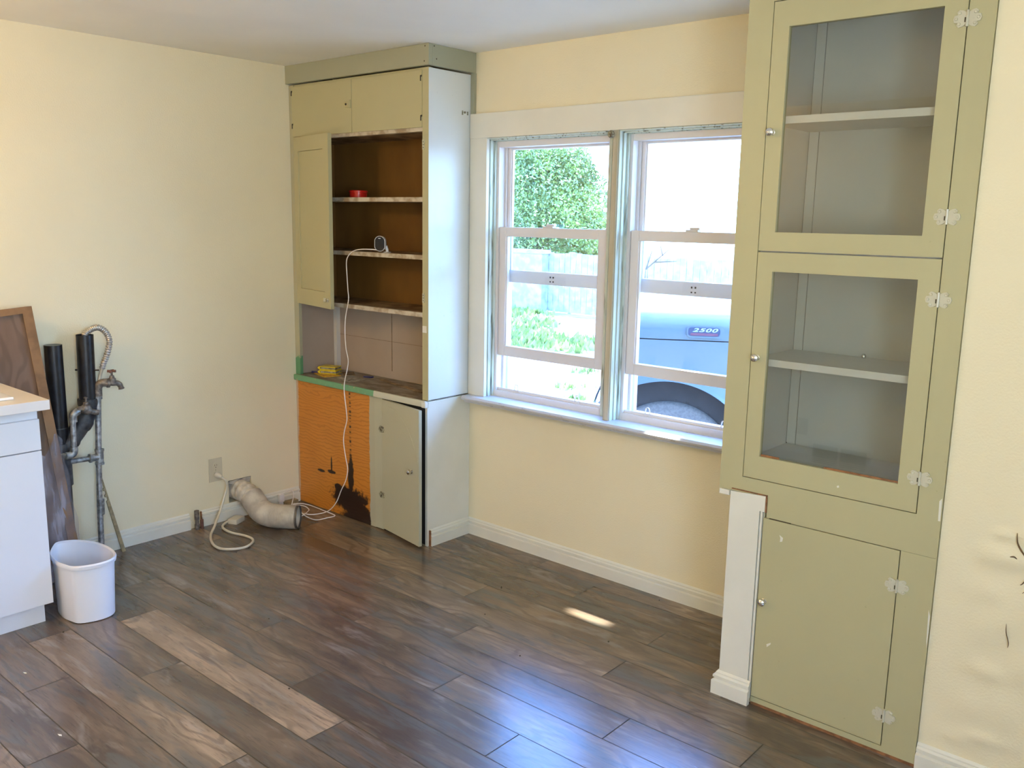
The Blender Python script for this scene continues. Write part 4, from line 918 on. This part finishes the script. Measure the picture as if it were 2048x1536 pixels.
def tree(loc, blobs, n, leafs, label, trunk):
    t = thing('leafy_tree', label, 'tree', loc)
    m = MB()
    for i in range(n):
        cx, cy, cz, r = random.choices(blobs, weights=[b_[3] ** 2 for b_ in blobs])[0]
        d_ = Vector((random.gauss(0, 1), random.gauss(0, 1), random.gauss(0, 1))).normalized() * r * (random.random() ** .25)
        p = Vector((cx, cy, cz)) + d_
        if p.z < GZ + .3: continue
        u = Vector((random.gauss(0, 1), random.gauss(0, 1), random.gauss(0, 1))).normalized(); v = u.orthogonal().normalized(); s = leafs * random.uniform(.6, 1.3)
        m.poly([p - u * s, p + v * s * .45, p + u * s, p - v * s * .45])
    m.build('foliage', 'leaf', t)
    m = MB(); m.tube(trunk, [.22, .18, .12, .05][:len(trunk)], 10)
    for cx, cy, cz, r in blobs[:6]: m.tube([trunk[1], (cx, cy, cz)], [.08, .02], 6)
    m.build('trunk', 'bark', t)
tree((-14.2, 20, GZ), [(-16.0, 20, 2.6, 2.2), (-15.2, 20.5, 3.4, 1.7), (-14.4, 19.6, 1.6, 2.0), (-14.6, 20.2, 3.0, 1.5), (-13.6, 20.2, 1.9, 1.5), (-13.2, 20, .9, 1.3), (-17.5, 20, 1.4, 2.3), (-12.6, 20.2, 1.0, 1.0), (-13.7, 20.3, 3.0, .8), (-12.15, 19.9, .5, .9)], 60000, .060, 'big bright green leafy tree beyond the fence', [(-15, 20, GZ), (-15, 20.1, 1), (-15.2, 20, 2.4), (-15.2, 20.3, 3.6)])
m = MB()
for a_, b_ in (((-3.6, 9, .9), (-3.2, 9, 1.22)), ((-3.45, 9, 1.02), (-3.05, 9, 1.05)), ((-3.3, 9, 1.12), (-3.35, 9, 1.28)), ((-3.7, 9, GZ + .2), (-3.6, 9, .9)), ((-3.6, 9, .9), (-3.5, 9, 1.2))): m.tube([a_, b_], [.014, .006], 5)
tag(m.build('bare_shrub', 'bark'), 'bare twiggy shrub beyond the truck', 'shrub')
# scattered weeds close to the house
m = MB()
for cx, cy in ((-1.9, 4.9), (-2.4, 5.5), (-1.45, 4.6), (-3.0, 6.6)):
    for i in range(60):
        x = cx + random.gauss(0, .10); y = cy + random.gauss(0, .10); h = random.uniform(.03, .10); a_ = random.random() * PI
        m.poly([(x - .02 * math.cos(a_), y - .02 * math.sin(a_), GZ), (x + .02 * math.cos(a_), y + .02 * math.sin(a_), GZ), (x + random.uniform(-.04, .04), y, GZ + h)])
m.build('driveway_weeds', 'grass', kind='stuff', label='sparse weeds on the pale driveway near the house', category='weeds')

# pickup truck, local x = back along its length, y = away from the house, origin at front wheel centre on the ground
TT = Matrix.Translation((1.345, 1.725, GZ + .03)) @ Matrix.Rotation(math.radians(31), 4, 'Z')
TR = thing('pickup_truck', 'white pickup truck with a 2500 badge parked close outside the window', 'truck', (1.39, 1.76, GZ))
def tp(x, y, z): return TT @ Vector((x, y, z))
def sidepanel(m, y, mirror=1):
    AR = .585; arch = [(AR * math.cos(t) - .09, .45 + AR * math.sin(t)) for t in [PI - .05 - k * (PI - .1) / 24 for k in range(25)]]
    arch2 = [(3.8 + AR * math.cos(t), .44 + AR * math.sin(t)) for t in [PI - .05 - k * (PI - .1) / 24 for k in range(25)]]
    # vertical strips above the outline so the arches stay clean
    top = 1.292
    def bottom(x):
        for c in (-.09, 3.8):
            if abs(x - c) < AR: return .44 + math.sqrt(max(AR * AR - (x - c) ** 2, 0))
        return .50
    xs = sorted(set([-.44 + .03 * k for k in range(196)] + [-.09 + AR - .001]))
    cols = []
    for x in xs:
        nose = 4.0 * max(0, -.34 - x) ** 1.6; tail = max(0, x - 5.35) * .5
        yo = y + mirror * (nose + tail); b_ = bottom(x)
        fl = 0.0
        for c in (-.09, 3.8):
            r = math.hypot(x - c, 0)
            fl = max(fl, .03 * math.exp(-((r - .2) / .45) ** 2))
        zt = [b_, b_ + .02, max(b_ + .03, .80), 1.05, 1.2, top]
        row = [m.bm.verts.new(tp(x, yo - mirror * fl * (1 - k / 5), z)) for k, z in enumerate(zt)]
        cols.append(row)
    for i in range(len(cols) - 1):
        for k in range(5): m.face([cols[i][k], cols[i + 1][k], cols[i + 1][k + 1], cols[i][k + 1]])
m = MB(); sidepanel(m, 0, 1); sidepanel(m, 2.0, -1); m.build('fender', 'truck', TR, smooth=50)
m = MB(); prof = [(.004, 1.298), (.012, 1.36), (.030, 1.405), (.060, 1.428), (.075, 1.445), (.14, 1.462), (.5, 1.49), (1.0, 1.50), (1.5, 1.49), (1.86, 1.462), (1.925, 1.445), (1.94, 1.428), (1.97, 1.405), (1.988, 1.36), (1.996, 1.298)]
xs = [-.44, -.42, -.40, -.37, -.34, -.2, 0, .3, .6, .9, 1.2]; rows = []
for x in xs:
    t = max(0, -.34 - x) / .10; dz = .10 * t ** 1.5; ins = 4.0 * max(0, -.34 - x) ** 1.6
    rows.append([m.bm.verts.new(tp(x, 1 + (yy - 1) * (1 - ins), z - dz * (z - 1.25) / .2)) for yy, z in prof])
for i in range(len(rows) - 1):
    for k in range(len(prof) - 1): m.face([rows[i][k], rows[i + 1][k], rows[i + 1][k + 1], rows[i][k + 1]])
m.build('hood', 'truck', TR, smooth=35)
m = MB(); m.box(-.40, 1.2, .10, 1.90, .62, 1.29, TT); m.build('engine_bay', 'wheelwell', TR)
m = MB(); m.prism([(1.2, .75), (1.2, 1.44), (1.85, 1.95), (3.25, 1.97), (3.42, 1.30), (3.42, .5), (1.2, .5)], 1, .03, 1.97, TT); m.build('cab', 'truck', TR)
m = MB(); m.prism([(1.45, 1.47), (1.90, 1.89), (2.30, 1.90), (2.30, 1.40), (1.50, 1.38)], 1, .022, .03, TT); m.prism([(2.38, 1.40), (2.38, 1.90), (3.16, 1.91), (3.28, 1.40)], 1, .022, .03, TT)
m.prism([(1.22, 1.46), (1.83, 1.935), (1.82, 1.945), (1.20, 1.47)], 1, .12, 1.88, TT); m.build('window_glass', 'darkglass', TR)
m = MB(); m.box(3.45, 5.4, .02, .08, 1.25, 1.30, TT); m.box(3.45, 5.4, 1.92, 1.98, 1.25, 1.30, TT); m.box(3.45, 5.4, .08, 1.92, .85, .90, TT); m.box(5.34, 5.4, .03, 1.97, .6, 1.3, TT); m.build('truck_bed', 'truck', TR)
m = MB(); m.box(-.56, -.44, .14, 1.86, .58, .88, TT, bev=.04); m.box(-.50, -.40, .06, .20, .60, .86, TT, bev=.03); m.build('bumper', 'chrome', TR, smooth=40)
m = MB(); m.box(-.47, -.40, .34, 1.66, .93, 1.24, TT, bev=.02); m.build('front_grille', 'wheelwell', TR)
m = MB(); m.box(-.47, -.40, .20, .33, 1.0, 1.2, TT, bev=.02); m.build('headlight', 'chrome', TR); B(-.47, -.40, 1.67, 1.80, 1.0, 1.2, TT, bev=.02).build('headlight', 'chrome', TR)
for cx in (-.09, 3.8):
    for yy0, yy1 in ((.05, .55), (1.45, 1.95)):
        m = MB(); ar = [(cx + .60 * math.cos(t), .44 + .60 * math.sin(t)) for t in [k * PI / 20 for k in range(21)]]
        for k in range(20):
            (a_, b_), (c1, d1_) = ar[k], ar[k + 1]; m.poly([tp(a_, yy0, b_), tp(c1, yy0, d1_), tp(c1, yy1, d1_), tp(a_, yy1, b_)])
        yb_ = yy1 if yy0 < 1 else yy0
        m.poly([tp(a_, yb_, b_) for a_, b_ in ar]); m.build('wheel_well', 'wheelwell', TR)
def wheel(cx, cy, out):
    m = MB(); c0 = tp(cx, cy, .425); ax = (TT.to_3x3() @ Vector((0, out, 0)))
    m.lathe([(.26, -.13), (.42, -.13), (.445, -.11), (.455, -.07), (.455, .07), (.445, .11), (.42, .13), (.32, .132), (.26, .12)], c0, ax, 72)
    o = m.build('tyre', 'tyre', TR, smooth=40); m = MB()
    for k in range(72):
        t = 2 * PI * k / 72
        u = TT.to_3x3() @ Vector((math.cos(t), 0, math.sin(t))); vv = TT.to_3x3() @ Vector((-math.sin(t), 0, math.cos(t)))
        for ya in (-.10, -.03, .04):
            p = c0 + u * .4535; q = ax * (ya + (.01 if k % 2 else 0)); vs = [m.bm.verts.new(p + q + vv * a_ + ax * b_ + u * c1) for a_, b_, c1 in ((-.012, 0, 0), (.012, 0, 0), (.012, .055, 0), (-.012, .055, 0), (-.010, .004, .008), (.010, .004, .008), (.010, .051, .008), (-.010, .051, .008))]
            m.face(vs[4:8])
            for i in range(4): m.face([vs[i], vs[(i + 1) % 4], vs[4 + (i + 1) % 4], vs[4 + i]])
    m.build('tread', 'tread', o)
    m = MB(); m.lathe([(.0, -.02), (.06, .09), (.09, .08), (.10, .05), (.20, .06), (.235, .11), (.245, .12), (.245, -.1)], c0, ax, 36); m.build('wheel_rim', 'chrome', o, smooth=40)
for cx in (-.07, 3.8): wheel(cx, .20, -1); wheel(cx, 1.80, 1)
# badge on the hood side above the wheel
def rrect(cx, cz, w_, h, r, n=5, sk=.0):
    P = []
    for sx, sz, a0_ in ((1, 1, 0), (-1, 1, PI / 2), (-1, -1, PI), (1, -1, 1.5 * PI)):
        for k in range(n + 1):
            t = a0_ + k * PI / 2 / n; P.append((cx + sx * (w_ / 2 - r) + r * math.cos(t), cz + sz * (h / 2 - r) + r * math.sin(t)))
    return P
bx, bz = .135, 1.352
TB = TT @ Matrix.Translation((bx, .006, bz)) @ Matrix.Rotation(math.radians(-9), 4, 'X')
m = MB(); m.prism(rrect(0, 0, .235, .078, .028), 1, -.008, .004, TB); bd = m.build('badge', 'truck', TR)
m = MB(); m.prism(rrect(-.008, 0, .200, .056, .020), 1, -.0105, -.0078, TB); m.build('badge_plate', 'badgedark', bd)
m = MB(); m.prism(rrect(-.008, -.016, .172, .016, .005), 1, -.0120, -.0100, TB); m.build('badge_stripe', 'badgered', bd)
cu = bpy.data.curves.new('badge_number', 'FONT'); cu.body = '2500'; cu.size = .052; cu.extrude = .0012; cu.align_x = 'CENTER'; cu.align_y = 'CENTER'; cu.shear = .3; cu.space_character = 1.12; cu.offset = .0012
tmp = bpy.data.objects.new('badge_number_text', cu); C.objects.link(tmp); bpy.context.view_layer.update()
tm = bpy.data.meshes.new_from_object(tmp.evaluated_get(bpy.context.evaluated_depsgraph_get())); bpy.data.objects.remove(tmp)
to = bpy.data.objects.new('badge_number', tm); C.objects.link(to); tm.materials.clear(); tm.materials.append(M['badgetext']); to.parent = bd
off = Vector(TR.location); W_T = TB @ Matrix.Translation((-.006, -.0118, .010)) @ Matrix.Rotation(PI / 2, 4, 'X') @ Matrix.Diagonal((1.35, .62, 1, 1))
to.matrix_local = Matrix.Translation(-off) @ W_T

# specks on the laminate
CL_ = ['dark crumb on the floor between the window baseboard and the sunlit patch, left of it', 'dark crumb on the floor midway between sunlit patch and blue reflection, to the left', 'dark crumb on the floor just nearer the viewer than the bright sunlit patch', 'dark crumb on the floor at the upper edge of the blue window reflection',
       'dark crumb on the floor at the bottom centre beside the long pale tan plank', 'dark crumb on the floor above the middle of the long pale tan plank', 'dark crumb on the floor at the foot of the white waste basket', 'dark crumb on the floor close under the window baseboard near the white post']
for i, (x, y) in enumerate(((1.715, -.43), (1.852, -.689), (2.382, -.537), (2.199, -.866), (1.759, -1.61), (1.228, -1.335), (.741, -1.96), (2.318, -.055))):
    r = (.0035, .0028, .004, .003, .0035, .003, .004, .003)[i]
    m = MB(); m.lathe([(r * .6, 0), (r, r * .5), (r * .8, r * 1.1), (0, r * 1.3)], (x, y, .0002), seg=7)
    tag(m.build('crumb', 'gap'), CL_[i], 'crumb', 'dark crumbs on the floor')
for (x, y), wh in (((.968, -2.19), 'upper'), ((1.463, -2.273), 'lower')):
    m = MB(); m.prism([(x - .010, y - .003), (x + .004, y - .004), (x + .012, y + .001), (x + .002, y + .004)], 2, .0003, .0012)
    tag(m.build('paint_speck', 'trim'), wh + ' of the two white paint specks on the floor at lower left', 'speck', 'white paint specks on the floor')
